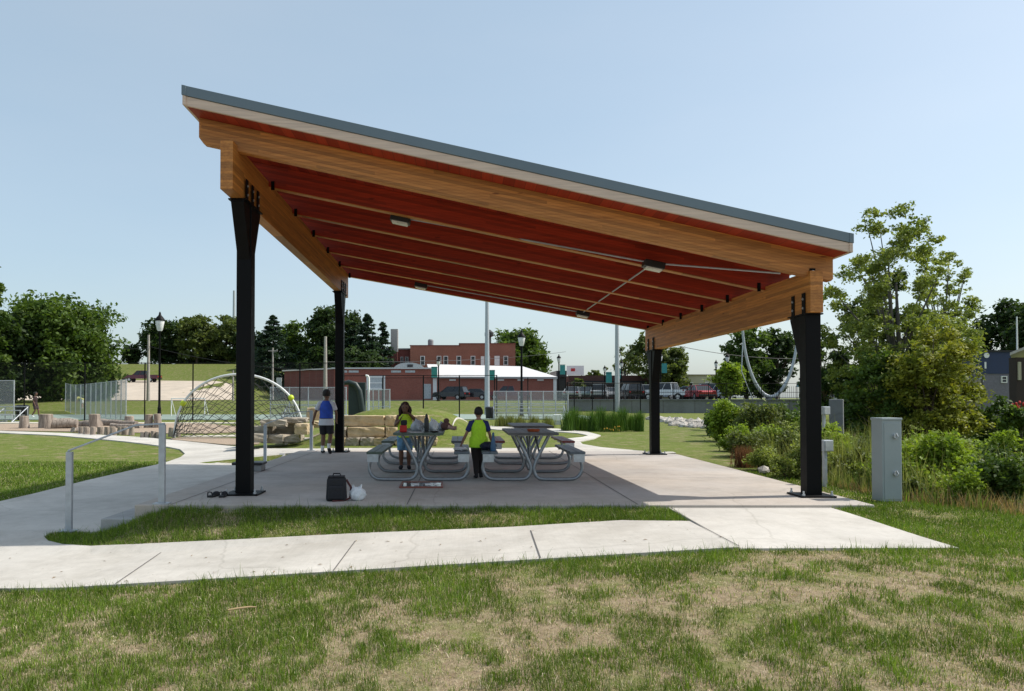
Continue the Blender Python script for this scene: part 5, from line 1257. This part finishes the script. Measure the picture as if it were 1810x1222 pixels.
def tree(px, Y, pytop, wpx, lab, pal='mid', nl=3500, size=None, base=.12, shape='round', seed=0, blobs=26, grp=None, name='tree', gap=1.0, trunk_m='bark', cx=None, bl=.30, z0=None, loc=None):
    rg = np.random.default_rng(seed + 11); rd = random.Random(seed)
    x = X(px, Y); g = Zg(x, Y); h = at(px, pytop, Y).z - g; R_ = wpx / 2 * Y / F; size = size or max(.09, .012 * Y * .35)
    t = T(name, lab, 'tree', (x, Y, g), 0, grp)
    zc0 = h * base; cen = []; rad = []; blobs = int(blobs * (2.1 if Y > 60 else 1.6)); nl = int(nl * (1.7 if Y > 60 else 1.3)); bl = bl * (1.12 if Y > 60 else 1)
    for i in range(blobs):
        for _ in range(30):
            u = rg.uniform(-1, 1, 3); u[2] = rg.uniform(0, 1)
            if shape == 'round': ok = u[0] ** 2 + u[1] ** 2 + ((u[2] - .45) / .58) ** 2 < 1
            elif shape == 'tall': ok = math.hypot(u[0], u[1]) < (1 - .75 * u[2] ** 1.6) * (.45 + .9 * min(1, u[2] * 3))
            elif shape == 'wide': ok = math.hypot(u[0], u[1]) < math.sqrt(max(0, 1 - max(0, u[2] - .25) ** 2 / .6))
            if ok: break
        r = bl * R_ * rg.uniform(.7, 1.25) * (1 if shape != 'tall' else .8)
        cen.append((u[0] * (R_ - r * .6), u[1] * (R_ - r * .6), min(zc0 + u[2] * (h - zc0), h - r * .75))); rad.append(r)
    cen = np.array(cen); rad = np.array(rad)
    V, Cc = leaves(cen, rad, nl, size, LC[pal], .7, rg); crown_obj('crown', V, Cc, t)
    m = MB(); tr = max(.08, h * (.022 if Y > 60 else .013)); th = zc0 + (h - zc0) * .62
    P = [Vector((0, 0, -.2))] + [Vector((rd.uniform(-.03, .03) * h * .5, rd.uniform(-.02, .02) * h, th * f_)) for f_ in (.33, .66, 1)]
    m.tube(P, [tr * 1.25, tr, tr * .7, tr * .3], 9)
    lim = sorted(range(blobs), key=lambda i: -rad[i])[:(14 if Y > 60 else 34)]
    for i in lim:
        c_ = Vector(cen[i]); s_ = min(.95, max(.25, (c_.z * .55) / th)); a = P[0].lerp(P[-1], s_) if False else Vector((0, 0, th * s_ * .9))
        mid = a.lerp(c_, .5) + Vector((0, 0, -.06 * h * rd.random() + .03 * h)); m.tube([a, mid, c_], [tr * (.42 if Y > 60 else .5), tr * (.28 if Y > 60 else .33), tr * .1], 6, False)
    m.build('trunk', trunk_m, t, smooth=True)
    return t
def conifer(px, Y, pytop, wpx, lab, seed=0, nl=3200, grp=None, pal='spruce', pybase=None, sparse=1):
    rg = np.random.default_rng(seed + 90); x = X(px, Y); g = Zg(x, Y); h = at(px, pytop, Y).z - g; R_ = wpx / 2 * Y / F * 1.6; nl = int(nl * 2.4)
    t = T('spruce_tree', lab, 'tree', (x, Y, g), 0, grp); MB().lathe([(h * .018, 0), (.04, h)], n=8).build('trunk', 'bark', t)
    VV = []; CC = []; nb = 150; pal = np.array(LC[pal]); per = nl // nb
    for i in range(nb):
        f_ = rg.uniform(.05, 1) ** .85; z = h * f_; L_ = R_ * (1 - f_) ** .8 * rg.uniform(.7, 1.12) + .25; th = rg.uniform(0, 2 * math.pi)
        s_ = rg.random(per) ** .7; r = L_ * s_; droop = -.28 * r * sparse + .14 * r * r / max(L_, .3)
        p = np.stack([r * np.cos(th), r * np.sin(th), z + droop], 1) + rg.normal(size=(per, 3)) * np.array([.11, .11, .05]) * (L_ * .9 + .15)
        n = rg.normal(size=(per, 3)) * .6 + np.array([0, 0, 1]); n /= np.linalg.norm(n, axis=1)[:, None]; a = np.cross(n, rg.normal(size=(per, 3))); a /= np.linalg.norm(a, axis=1)[:, None]; b_ = np.cross(n, a); sz = .30 * rg.uniform(.6, 1.3, per)[:, None]
        VV.append(np.stack([p - a * sz, p - b_ * sz * .45, p + a * sz, p + b_ * sz * .45], 1).reshape(-1, 3)); c = pal[0] + (pal[1] - pal[0]) * rg.random((per, 1)); CC.append(np.repeat(c, 4, 0))
    crown_obj('crown', np.concatenate(VV), np.concatenate(CC), t); return t
G1 = 'trees along the left and back of the park'
tree(100, 78, 519, 205, 'big dense round tree left of the lamp post, the largest on the left', 'mid', 15000, .24, .04, seed=1, blobs=60, bl=.26)
tree(12, 74, 560, 130, 'dark tree merging with the left side of the big round tree', 'dark', 6000, .26, .03, seed=2, blobs=26, bl=.34)
tree(-22, 70, 470, 70, 'tall thin-leaved tree cut by the left edge of the photo', 'mid', 2600, .22, .3, seed=3, blobs=16)
tree(178, 82, 640, 50, 'small light green tree under the right side of the big round tree', 'olive', 1500, .25, .05, seed=4)
tree(232, 150, 610, 36, 'small dark tree far off between the big round tree and the lamp post', 'dark', 1200, .35, .05, seed=5)
tree(290, 152, 566, 92, 'dark rounded tree directly behind the left lamp post', 'dark', 5200, .38, .08, seed=6, blobs=34, bl=.27)
tree(348, 150, 558, 76, 'loose mid-green tree right of the left lamp post', 'olive', 4200, .36, .14, seed=7, blobs=30, bl=.25)
tree(400, 152, 556, 78, 'olive tree just left of the front left column', 'olive', 4200, .36, .12, seed=8, blobs=30, bl=.26)
tree(372, 156, 628, 110, 'low dark tree band under the loose trees', 'dark', 3500, .4, .02, seed=9, shape='wide', blobs=26)
tree(441, 150, 580, 60, 'dark tree hidden by the front left column', 'dark', 2500, .36, .1, seed=10)
conifer(482, 130, 558, 78, 'leftmost spruce with open layered branches right of the front left column', 1, 4200)
conifer(463, 136, 590, 60, 'low spruce behind the leftmost one', 12, 2800)
tree(524, 138, 562, 84, 'mid-green tree between the layered spruce and the big oak', 'mid', 3800, .38, .06, 'round', 11, 26)
tree(590, 134, 541, 116, 'big dark oak behind the back left column', 'dark', 11000, .36, .06, seed=12, blobs=40, bl=.26)
tree(560, 130, 600, 80, 'dark lower crown in front of the big oak', 'dark', 3600, .38, .03, seed=13, shape='wide', blobs=24)
conifer(649, 128, 555, 62, 'tall pointed spruce right of the back left column', 3, 4200)
conifer(676, 131, 570, 50, 'pointed spruce left of the grey chimney', 4, 3600)
conifer(624, 131, 570, 60, 'spruce partly behind the back left column', 5, 3200)
tree(633, 127, 615, 110, 'dark hedge-like tree low behind the brick building', 'dark', 3800, .38, .02, seed=14, shape='wide', blobs=26)
tree(917, 165, 580, 104, 'rounded green tree rising behind the right end of the brick building', 'mid', 6500, .48, .1, seed=15, blobs=36, bl=.27)
tree(888, 160, 602, 50, 'smaller tree left of the rounded one behind the brick building', 'mid', 1600, .45, .1, seed=16)
tree(1150, 112, 592, 90, 'open-branched tree rising behind the back right column', 'olive', 2300, .28, .2, seed=17, blobs=22, bl=.2, trunk_m='bark_grey')
tree(1190, 113, 615, 70, 'leafy lower tree right of the back right column', 'olive', 2200, .3, .15, seed=18, blobs=20, bl=.26)
tree(1105, 118, 612, 50, 'thin sparse tree left of the back right column', 'olive', 420, .24, .25, seed=19, blobs=12, bl=.24, trunk_m='bark_grey')
for i, px in enumerate((1035, 1050, 1068, 1126)): tree(px, 150, 650 + 3 * (i % 2), 28, '%s small hazy tree from the left above the shop row' % ORD[i], 'olive', 500, .4, .1, seed=40 + i, blobs=8)
tree(1020, 104, 668, 26, 'small brownish tree in front of the black shop awning', 'olive', 700, .22, .25, seed=44, blobs=10)
tree(1290, 74, 640, 58, 'small bright green street tree left of the steel sculpture', 'bright', 3000, .17, .22, seed=20, blobs=20)
tree(1320, 96, 574, 96, 'green tree behind the left arm of the steel sculpture', 'mid', 4200, .26, .1, seed=21, blobs=28, bl=.25)
tree(1372, 98, 580, 80, 'tree behind the right arm of the steel sculpture', 'dark', 3500, .26, .1, seed=22, blobs=24, bl=.26)
tree(1456, 60, 585, 80, 'dark tree showing either side of the front right column', 'dark', 3400, .2, .1, seed=23, blobs=26, bl=.25)
tree(1508, 45, 645, 70, 'dark low tree at the foot of the tall right tree', 'dark', 4200, .15, .02, seed=24, blobs=26)
# the tall tree and the yellow-green tree on the right
tree(1582, 33, 356, 255, 'tall airy tree towering over the right end of the shelter roof', 'airy', 24000, .075, .14, 'tall', 25, 110, bl=.15, trunk_m='bark_grey')
tree(1545, 35, 470, 150, 'darker leaning tree left of and behind the tall airy tree', 'dark', 9000, .10, .1, seed=26, blobs=46, bl=.19)
tree(1643, 29, 568, 170, 'bushy yellow-green tree below the tall airy tree', 'yellow', 21000, .075, .05, seed=27, blobs=56, bl=.24)
tree(1560, 30, 620, 130, 'dark green bushy tree left of the yellow-green one', 'mid', 10000, .08, .03, seed=28, blobs=36, bl=.26)
tree(1668, 40, 430, 120, 'slender tree between the tall tree and the right sky', 'airy', 8000, .08, .25, seed=29, blobs=44, bl=.17, trunk_m='bark_grey')
tree(1785, 72, 528, 130, 'dark round tree behind the blue building on the right', 'dark', 8000, .2, .1, seed=30, blobs=44, bl=.24)
tree(1830, 66, 540, 90, 'dark tree cut by the right edge of the photo', 'dark', 4000, .2, .1, seed=31, blobs=24)
def bush(px, Y, pytop, wpx, lab, pal='mid', nl=2600, size=.05, seed=0, blobs=12, depth=1.0, name='bush', z=None):
    rg = np.random.default_rng(seed + 500); x = X(px, Y); g = Zg(x, Y); R_ = wpx / 2 * Y / F; h = max(.3, at(px, pytop, Y).z - g)
    t = T(name, lab, 'shrub', (x, Y, g), 0); th = rg.uniform(0, 6.28, blobs); rr = rg.random(blobs) ** .5 * R_ * .75
    cz = rg.uniform(.12, .82, blobs) * h * (1 - .35 * (rr / R_) ** 2); cen = np.stack([rr * np.cos(th), rr * np.sin(th) * depth, cz], 1); rad = np.minimum(R_ * .42, h * .34) * rg.uniform(.7, 1.2, blobs)
    V, Cc = leaves(cen, rad, nl, size, LC[pal], .95, rg); crown_obj('foliage', V, Cc, t)
    m = MB()
    for c_ in cen[:9]: m.tube([(0, 0, -.1), (c_[0] * .5, c_[1] * .5, c_[2] * .6), tuple(c_)], [.02, .014, .006], 5, False)
    m.build('stems', 'bark', t); return t
B_ = [(1288, 24, 702, 74, 'bright rounded bush left of the planting beyond the slab, by the riprap', 'bright', 5200, .055), (1340, 22, 705, 90, 'mid green bush in front of the steel sculpture', 'olive', 5200, .055), (1392, 23, 700, 80, 'green bush left of the front right column', 'mid', 4600, .055),
      (1325, 17.5, 762, 80, 'low brownish-green bush at the lawn edge right of the slab', 'olive', 4200, .04), (1378, 15.5, 752, 84, 'pale feathery bush left of the front right column base', 'olive', 5200, .035), (1420, 19, 735, 70, 'dense bush directly behind the front right column', 'mid', 3600, .045),
      (1474, 15.5, 735, 60, 'leafy bush right of the front right column', 'bright', 3400, .04), (1505, 20, 742, 90, 'dark rounded bush in front of the wing wall', 'dark', 5200, .05), (1500, 12.8, 790, 80, 'olive bush between the column and the pedestal', 'olive', 4800, .032), (1545, 14, 775, 80, 'tangled bush behind the utility pedestal', 'olive', 4600, .035),
      (1660, 11.2, 762, 160, 'big bright lime-green bush right of the utility pedestal', 'bright', 13000, .034), (1722, 13.0, 765, 120, 'green bush behind the lime-green one', 'mid', 6500, .04), (1632, 19, 762, 120, 'rank weeds behind the lime-green bush', 'bright', 5000, .05), (1790, 13.0, 770, 110, 'dark leafy bush at the right edge', 'dark', 7600, .038), (1760, 9.9, 812, 110, 'weedy bush near the right edge by the dry reeds', 'mid', 7000, .030),
      (1612, 10.3, 838, 60, 'low weeds just behind the pedestal foot', 'olive', 2600, .028), (1730, 36, 722, 66, 'rounded shrub on the far garden lawn', 'mid', 2600, .09), (1772, 38, 725, 50, 'second shrub on the far garden lawn near the red flowers', 'olive', 2000, .09), (1800, 34, 712, 40, 'shrub with red flowers at the right edge of the garden', 'mid', 1500, .08),
      (1690, 34, 730, 60, 'low shrub at the foot of the yellow-green tree', 'dark', 2000, .08), (1445, 60, 690, 60, 'dark shrub on top of the wall right of the sculpture', 'mid', 1800, .14), (1262, 27.5, 727, 44, 'small bush by the riprap stones', 'mid', 1800, .06)]
B_ += [(1300, 19.5, 748, 60, 'bright weedy bush at the left tip of the bank planting', 'bright', 3600, .04), (1355, 18.2, 742, 70, 'leafy yellow-green bush in the middle of the bank planting', 'bright', 4600, .04),
       (1398, 16.6, 746, 66, 'yellow-green bush close left of the front right column', 'airy', 4600, .035), (1345, 14.3, 792, 60, 'low pale weeds at the slab edge before the stones', 'airy', 3400, .026), (1395, 12.9, 800, 60, 'low feathery weeds beside the white stones', 'airy', 3600, .024),
       (1440, 13.0, 770, 70, 'tall weeds immediately behind the front right column', 'airy', 4200, .03), (1490, 15.0, 755, 80, 'bright leafy brush between the column and the pedestal', 'bright', 6000, .035), (1535, 12.0, 800, 60, 'low yellow-green brush left of the pedestal foot', 'airy', 3600, .026),
       (1625, 14.5, 745, 100, 'tall yellow-green brush directly right of the pedestal', 'bright', 8000, .038), (1700, 16.5, 748, 120, 'tall sunlit brush below the yellow-green tree', 'airy', 8000, .042), (1775, 18.0, 750, 90, 'sunlit brush below the board fence', 'bright', 6500, .045),
       (1798, 10.6, 790, 90, 'dark low bush cut by the right edge above the reeds', 'mid', 6500, .03), (1690, 9.9, 830, 90, 'low lime brush in front of the bright bush', 'bright', 5200, .026), (1760, 30.0, 690, 60, 'shrub screening the foot of the blue building', 'mid', 3200, .08), (1800, 27.0, 690, 50, 'shrub screening the brown house at the right edge', 'mid', 3200, .08)]
for i, (px, Y, pt, wp, lab, pal, nl, sz) in enumerate(B_): bush(px, Y, pt, wp, lab, pal, nl, sz, i, 16)
t = T('flower_clump', 'red flowers at the right edge of the garden', 'flowers', (X(1803, 33), 33, Zg(X(1803, 33), 33)))
m = MB(); zf_ = at(0, 716, 33).z - t.location.z
for i in range(26): m.ball((random.uniform(-.4, .4), random.uniform(-.3, .3), zf_ + random.uniform(-.2, .15)), .055, 6, 4)
m.build('blossoms', plain('red_blossom', (.5, .03, .02), .7), t)
m = MB()
for i in range(26): x_ = random.uniform(-.4, .4); m.tube([(x_, 0, 0), (x_ * 1.1, 0, zf_)], .012, 4)
m.build('stems', plain('stem_green', (.04, .09, .02), .8), t)
p = gp(1718, 774); t = T('garden_ball', 'small terracotta garden ball on the slope right of the yellow-green tree', 'ornament', p); MB().ball((0, 0, .012 * p.y * .5), .0052 * p.y, 16, 12).build('ball', plain('terracotta', (.42, .2, .12), .7), t, smooth=True)
MB().lathe([(.1, 0), (.06, .05)], n=10).build('stand', 'bark', t)

# ---------------- grasses, reeds, stones, lawn blades ----------------
def blades(P, hgt, wid, col, lean, rg, seg=2):
    """P (n,3) roots; returns quads as narrow bent blades (two quads each, last nearly pointed)"""
    n = len(P); th = rg.uniform(0, 2 * np.pi, n); a = np.stack([np.cos(th), np.sin(th), np.zeros(n)], 1)
    th2 = rg.uniform(0, 2 * np.pi, n); l = np.stack([np.cos(th2), np.sin(th2), np.zeros(n)], 1) * (lean * hgt * rg.uniform(.2, 1.5, n))[:, None]
    up = np.array([0, 0, 1.]); w_ = a * (wid / 2)[:, None]
    m = P + up * (hgt * .55)[:, None] + l * .35; tp = P + up * (hgt * np.clip(1 - .4 * lean ** 2, .3, 1))[:, None] + l
    V = np.stack([P - w_, P + w_, m + w_ * .8, m - w_ * .8, tp + w_ * .12, tp - w_ * .12], 1).reshape(-1, 3)
    o = np.arange(n)[:, None] * 6; Fq = np.concatenate([o + np.array([[0, 1, 2, 3]]), o + np.array([[3, 2, 4, 5]])])
    return V, Fq, np.repeat(col, 6, 0)
class Acc:
    def __init__(s): s.V = []; s.F = []; s.C = []; s.n = 0
    def add(s, V, Fq, c): s.V.append(V); s.F.append(Fq + s.n); s.C.append(c); s.n += len(V)
    def build(s, name, parent=None): return npmesh(name, np.concatenate(s.V), np.concatenate(s.F), np.concatenate(s.C), M['blade'], parent)
def cols_(n, a, b_, rg, v=.25):
    t_ = rg.random((n, 1)); return (np.array(a) * (1 - t_) + np.array(b_) * t_) * rg.uniform(1 - v, 1 + v, (n, 1))
def vnoise(x, y, s, seed):
    r = np.random.default_rng(seed); T_ = r.random((64, 64)); u = x / s + 200.3; v = y / s + 171.7; i = np.floor(u).astype(int); j = np.floor(v).astype(int); fu = u - i; fv = v - j
    fu = fu * fu * (3 - 2 * fu); fv = fv * fv * (3 - 2 * fv); g_ = lambda a, b_: T_[a % 64, b_ % 64]
    return (g_(i, j) * (1 - fu) + g_(i + 1, j) * fu) * (1 - fv) + (g_(i, j + 1) * (1 - fu) + g_(i + 1, j + 1) * fu) * fv
slabP = [(-4.37, 9.31), (5.07, 9.31), (5.07, 17.76), (4.3, 18.95), (-4.37, 19.2)]
apP = [(2.53, 6.94), (4.56, 6.97), (4.53, 9.35), (2.53, 9.35)]
def off_path(x, y): return ~(inpoly(x, y, walk) | inpoly(x, y, slabP) | inpoly(x, y, apP))
def lawn(acc, x0, x1, y0, y1, n, hmean, wmean, seed, dryb=0.0, dense=1.0, mask=None):
    rg = np.random.default_rng(seed); x = rg.uniform(x0, x1, n); y = rg.uniform(y0, y1, n)
    ok = off_path(x, y) & (np.abs(x - CXO(y)) < (.80 * y + 1.0))
    if mask is not None: ok &= mask(x, y)
    big = .22 * vnoise(x, y, .8, 1) + .38 * vnoise(x, y, .34, 2) + .40 * vnoise(x, y, .12, 3)
    big = .85 * big + .15 * vnoise(x, y, 2.3, 8) + .06 * sm((2 - x) / 5) - dryb - .05 * np.exp(-((y - 5.2) / .9) ** 2) + .12 * np.exp(-((y - 6.95) / .22) ** 2)
    tuft = vnoise(x, y, .06, 4)
    lush = sm((big - .24) / .40) * dense
    keep = rg.random(n) < np.clip(.34 + .9 * lush * (.2 + 1.2 * tuft), 0, 1)
    ok &= keep; x, y, lush, tuft = x[ok], y[ok], lush[ok], tuft[ok]; n = len(x)
    P = np.stack([x, y, zg(x, y) - .002], 1); dry = rg.random(n) > (.14 + .60 * lush)
    h = hmean * (.4 + rg.gamma(2.2, .3, n)) * (.55 + .6 * lush) * (.7 + .6 * tuft) * np.where(dry, .55, 1); wd = wmean * rg.uniform(.7, 1.3, n)
    gr = cols_(n, (.055, .125, .010), (.20, .275, .038), rg, .4); gr *= (.75 + .5 * vnoise(x, y, .5, 9))[:, None]
    st = cols_(n, (.36, .29, .19), (.66, .57, .42), rg, .35); c = np.where(dry[:, None], st, gr)
    lean = np.where(dry, 1.1, .45) * rg.uniform(.4, 1.3, n); acc.add(*blades(P, h, wd, c, lean, rg))
CXO = lambda y: (905 - CX) / F * y
A_ = Acc()
lawn(A_, -5, 6, 3.7, 5.3, 300000, .034, .0032, 1)
lawn(A_, -6.5, 7.6, 5.3, 7.1, 260000, .036, .004, 2)
lawn(A_, 4.4, 9, 7.0, 9.8, 110000, .032, .005, 3, -.16)
lawn(A_, -5, 2.6, 8.3, 9.34, 130000, .042, .0045, 4, -.05)
lawn(A_, -6, 7, 3.7, 7.0, 22000, .065, .005, 14, .12)
stuff(A_.build('lawn_grass'), 'patchy short lawn grass with dry straw spots around the paths', 'grass')
A2 = Acc()
lawn(A2, -12, -4.0, 9.3, 20, 120000, .04, .009, 5, -.3)
lawn(A2, 4.9, 8, 9.8, 14, 30000, .022, .009, 6, -.25)
stuff(A2.build('lawn_grass'), 'even mown green lawn left of and behind the shelter', 'grass')
# dry reeds and rank growth on the creek bank
def bankmask(x, y):
    xb = np.interp(y, [6, 8.5, 9.7, 14, 18, 23, 29, 40, 60], [9.5, 6.6, 5.75, 5.5, 6.6, 8.4, 9.8, 13, 20]); return (x > xb - .1)
rg = np.random.default_rng(77)
def bank(n, y0, y1, x1, h0, c0, c1, seed, w0=.008, wmax=99, lean=.35):
    rg = np.random.default_rng(seed); y = rg.uniform(y0, y1, n); x = rg.uniform(5, x1, n); xb = np.interp(y, [6, 8.5, 9.7, 14, 18, 23, 29, 40, 60], [9.5, 6.6, 5.75, 5.5, 6.6, 8.4, 9.8, 13, 20])
    q = vnoise(x, y, .7, seed) ; ok = (x > xb + .02) & (x < xb + wmax) & (q > .35); x, y, q, xb = x[ok], y[ok], q[ok], xb[ok]; n = len(x)
    hh = h0 * rg.uniform(.4, 1.2, n) * (.4 + q) * np.clip(.35 + (x - xb) * .6, .35, 1); P = np.stack([x, y, zg(x, y) - .02], 1)
    return blades(P, hh, np.full(n, w0) * rg.uniform(.6, 1.4, n), cols_(n, c0, c1, rg), np.full(n, lean) * rg.uniform(.3, 1.4, n), rg)
A3 = Acc()
A3.add(*bank(26000, 8.2, 16, 9, .34, (.24, .15, .08), (.42, .30, .17), 21, .008, 1.3))
A3.add(*bank(80000, 8.5, 30, 16, .42, (.06, .11, .02), (.16, .22, .04), 22, .014, 8))
A3.add(*bank(16000, 8.5, 26, 14, .55, (.17, .17, .07), (.28, .25, .12), 23, .010, 6, .5))
A3.add(*bank(50000, 18, 60, 40, .30, (.06, .11, .02), (.12, .18, .035), 24, .03, 40))
A3.add(*bank(26000, 10, 24, 13, .95, (.15, .19, .045), (.33, .33, .12), 25, .008, 7, .3))
stuff(A3.build('bank_growth'), 'tangled weeds and dry reeds covering the creek bank on the right', 'weeds')
# ornamental grasses behind the back path
def gclump(px, py, h, w_, lab, c0, c1, seed, n=520):
    p = gp(px, py); rg = np.random.default_rng(seed); t = T('ornamental_grass', lab, 'grass clump', p, 0, 'upright ornamental grass clumps'); r = np.abs(rg.normal(0, w_ * .30, n)); th = rg.uniform(0, 6.28, n)
    P = np.stack([r * np.cos(th), r * np.sin(th), np.zeros(n)], 1); A = Acc(); A.add(*blades(P, h * rg.uniform(.5, 1.15, n), np.full(n, .016), cols_(n, c0, c1, rg), np.full(n, .22), rg)); A.build('blades', t)
for i, px in enumerate((1003, 1017, 1031, 1046, 1060, 1074, 1088, 1102, 1115, 1128)):
    gclump(px + 2 * math.sin(i * 5), 763 - (i % 3), .80 + .16 * math.sin(i * 2.1), .42 + .1 * math.sin(i * 3.3), '%s clump from the left in the row of upright grasses behind the right table' % ORD[i], (.04, .10, .015), (.10, .18, .03), 60 + i)
for i, (px, py) in enumerate(((886, 755), (902, 755), (918, 757), (944, 757), (968, 758))):
    gclump(px, py, .55, .55, '%s clump from the left of the low yellowish grasses by the lamp post' % ORD[i], (.10, .14, .03), (.24, .23, .07), 80 + i, 380)
# riprap
def rocks(name, N_, fn, lab, m='rock'):
    mb = MB(); rd = random.Random(5)
    for i in range(N_):
        x, y, z, s = fn(rd); b = bmesh.new(); bmesh.ops.create_icosphere(b, subdivisions=1, radius=1); sc_ = (s * rd.uniform(.7, 1.4), s * rd.uniform(.7, 1.2), s * rd.uniform(.5, .9)); rt = Matrix.Rotation(rd.uniform(0, 6), 3, 'Z') @ Matrix.Rotation(rd.uniform(-.5, .5), 3, 'X')
        for v in b.verts: v.co = rt @ Vector((v.co.x * sc_[0], v.co.y * sc_[1], v.co.z * sc_[2])) * rd.uniform(.8, 1.15) + Vector((x, y, z))
        b.verts.index_update(); mb.add([v.co[:] for v in b.verts], [[v.index for v in f.verts] for f in b.faces]); b.free()
    o = mb.build(name, m); stuff(o, lab, 'stones'); return o
def f1(rd):
    px = rd.uniform(1150, 1290); py = 741 + (px - 1150) / 140 * 12 + rd.uniform(-3, 9) * (1 if px > 1180 else .5)
    p = gp(px, py); return p.x, p.y, p.z + .02, rd.uniform(.13, .30)
rocks('riprap_stones', 260, f1, 'pale broken riprap stones below the concrete wall')
def f2(rd):
    p = gp(1392 + rd.gauss(0, 22), 830 + rd.gauss(0, 6)); return p.x + .1, p.y, p.z + .06, rd.uniform(.05, .13)
rocks('bank_stones', 46, f2, 'few white stones among weeds left of the front right column')
# bare twiggy reeds clump near slab edge
t = T('dead_plant', 'reddish-brown dead plant clump at the right edge of the slab lawn', 'plant', gp(1316, 826)); rg = np.random.default_rng(3); n = 500; r = np.abs(rg.normal(0, .13, n)); th = rg.uniform(0, 6.28, n)
A = Acc(); A.add(*blades(np.stack([r * np.cos(th), r * np.sin(th), np.zeros(n)], 1), .42 * rg.uniform(.5, 1.1, n), np.full(n, .009), cols_(n, (.12, .05, .03), (.24, .12, .07), rg), np.full(n, .25), rg)); A.build('stalks', t)
t = T('flower_clump', 'small orange-yellow flowers in front of the upright grasses', 'flowers', gp(1081, 764)); m = MB()
for i in range(16): m.ball((random.uniform(-.4, .4), random.uniform(-.15, .15), random.uniform(.05, .24)), .024, 6, 4)
m.build('blossoms', plain('orange_blossom', (.6, .33, .03), .7), t)
n = 120; A = Acc(); A.add(*blades(np.stack([rg.uniform(-.5, .5, n), rg.uniform(-.15, .15, n), np.zeros(n)], 1), .28 * rg.uniform(.5, 1.1, n), np.full(n, .01), cols_(n, (.05, .1, .02), (.1, .15, .03), rg), np.full(n, .2), rg)); A.build('stems', t)

rd = random.Random(4); m = MB()
for i in range(70):
    y = rd.uniform(7.0, 8.4); x = rd.uniform(-6, 4.2)
    if not inpoly(np.array([x]), np.array([y]), walk)[0]: continue
    z = Zg(x, y) + .04; a = rd.uniform(0, 6.28); l = rd.uniform(.012, .035)
    m.add([(x - l * math.cos(a), y - l * math.sin(a), z), (x + .3 * l * math.sin(a), y - .3 * l * math.cos(a), z + .006), (x + l * math.cos(a), y + l * math.sin(a), z + .003), (x - .3 * l * math.sin(a), y + .3 * l * math.cos(a), z + .008)], [(0, 1, 2, 3)])
stuff(m.build('leaf_litter', plain('leaf_litter', (.22, .16, .09), .9, 0, .4, 30)), 'scattered bits of dry leaf and grass clippings on the front path', 'litter')
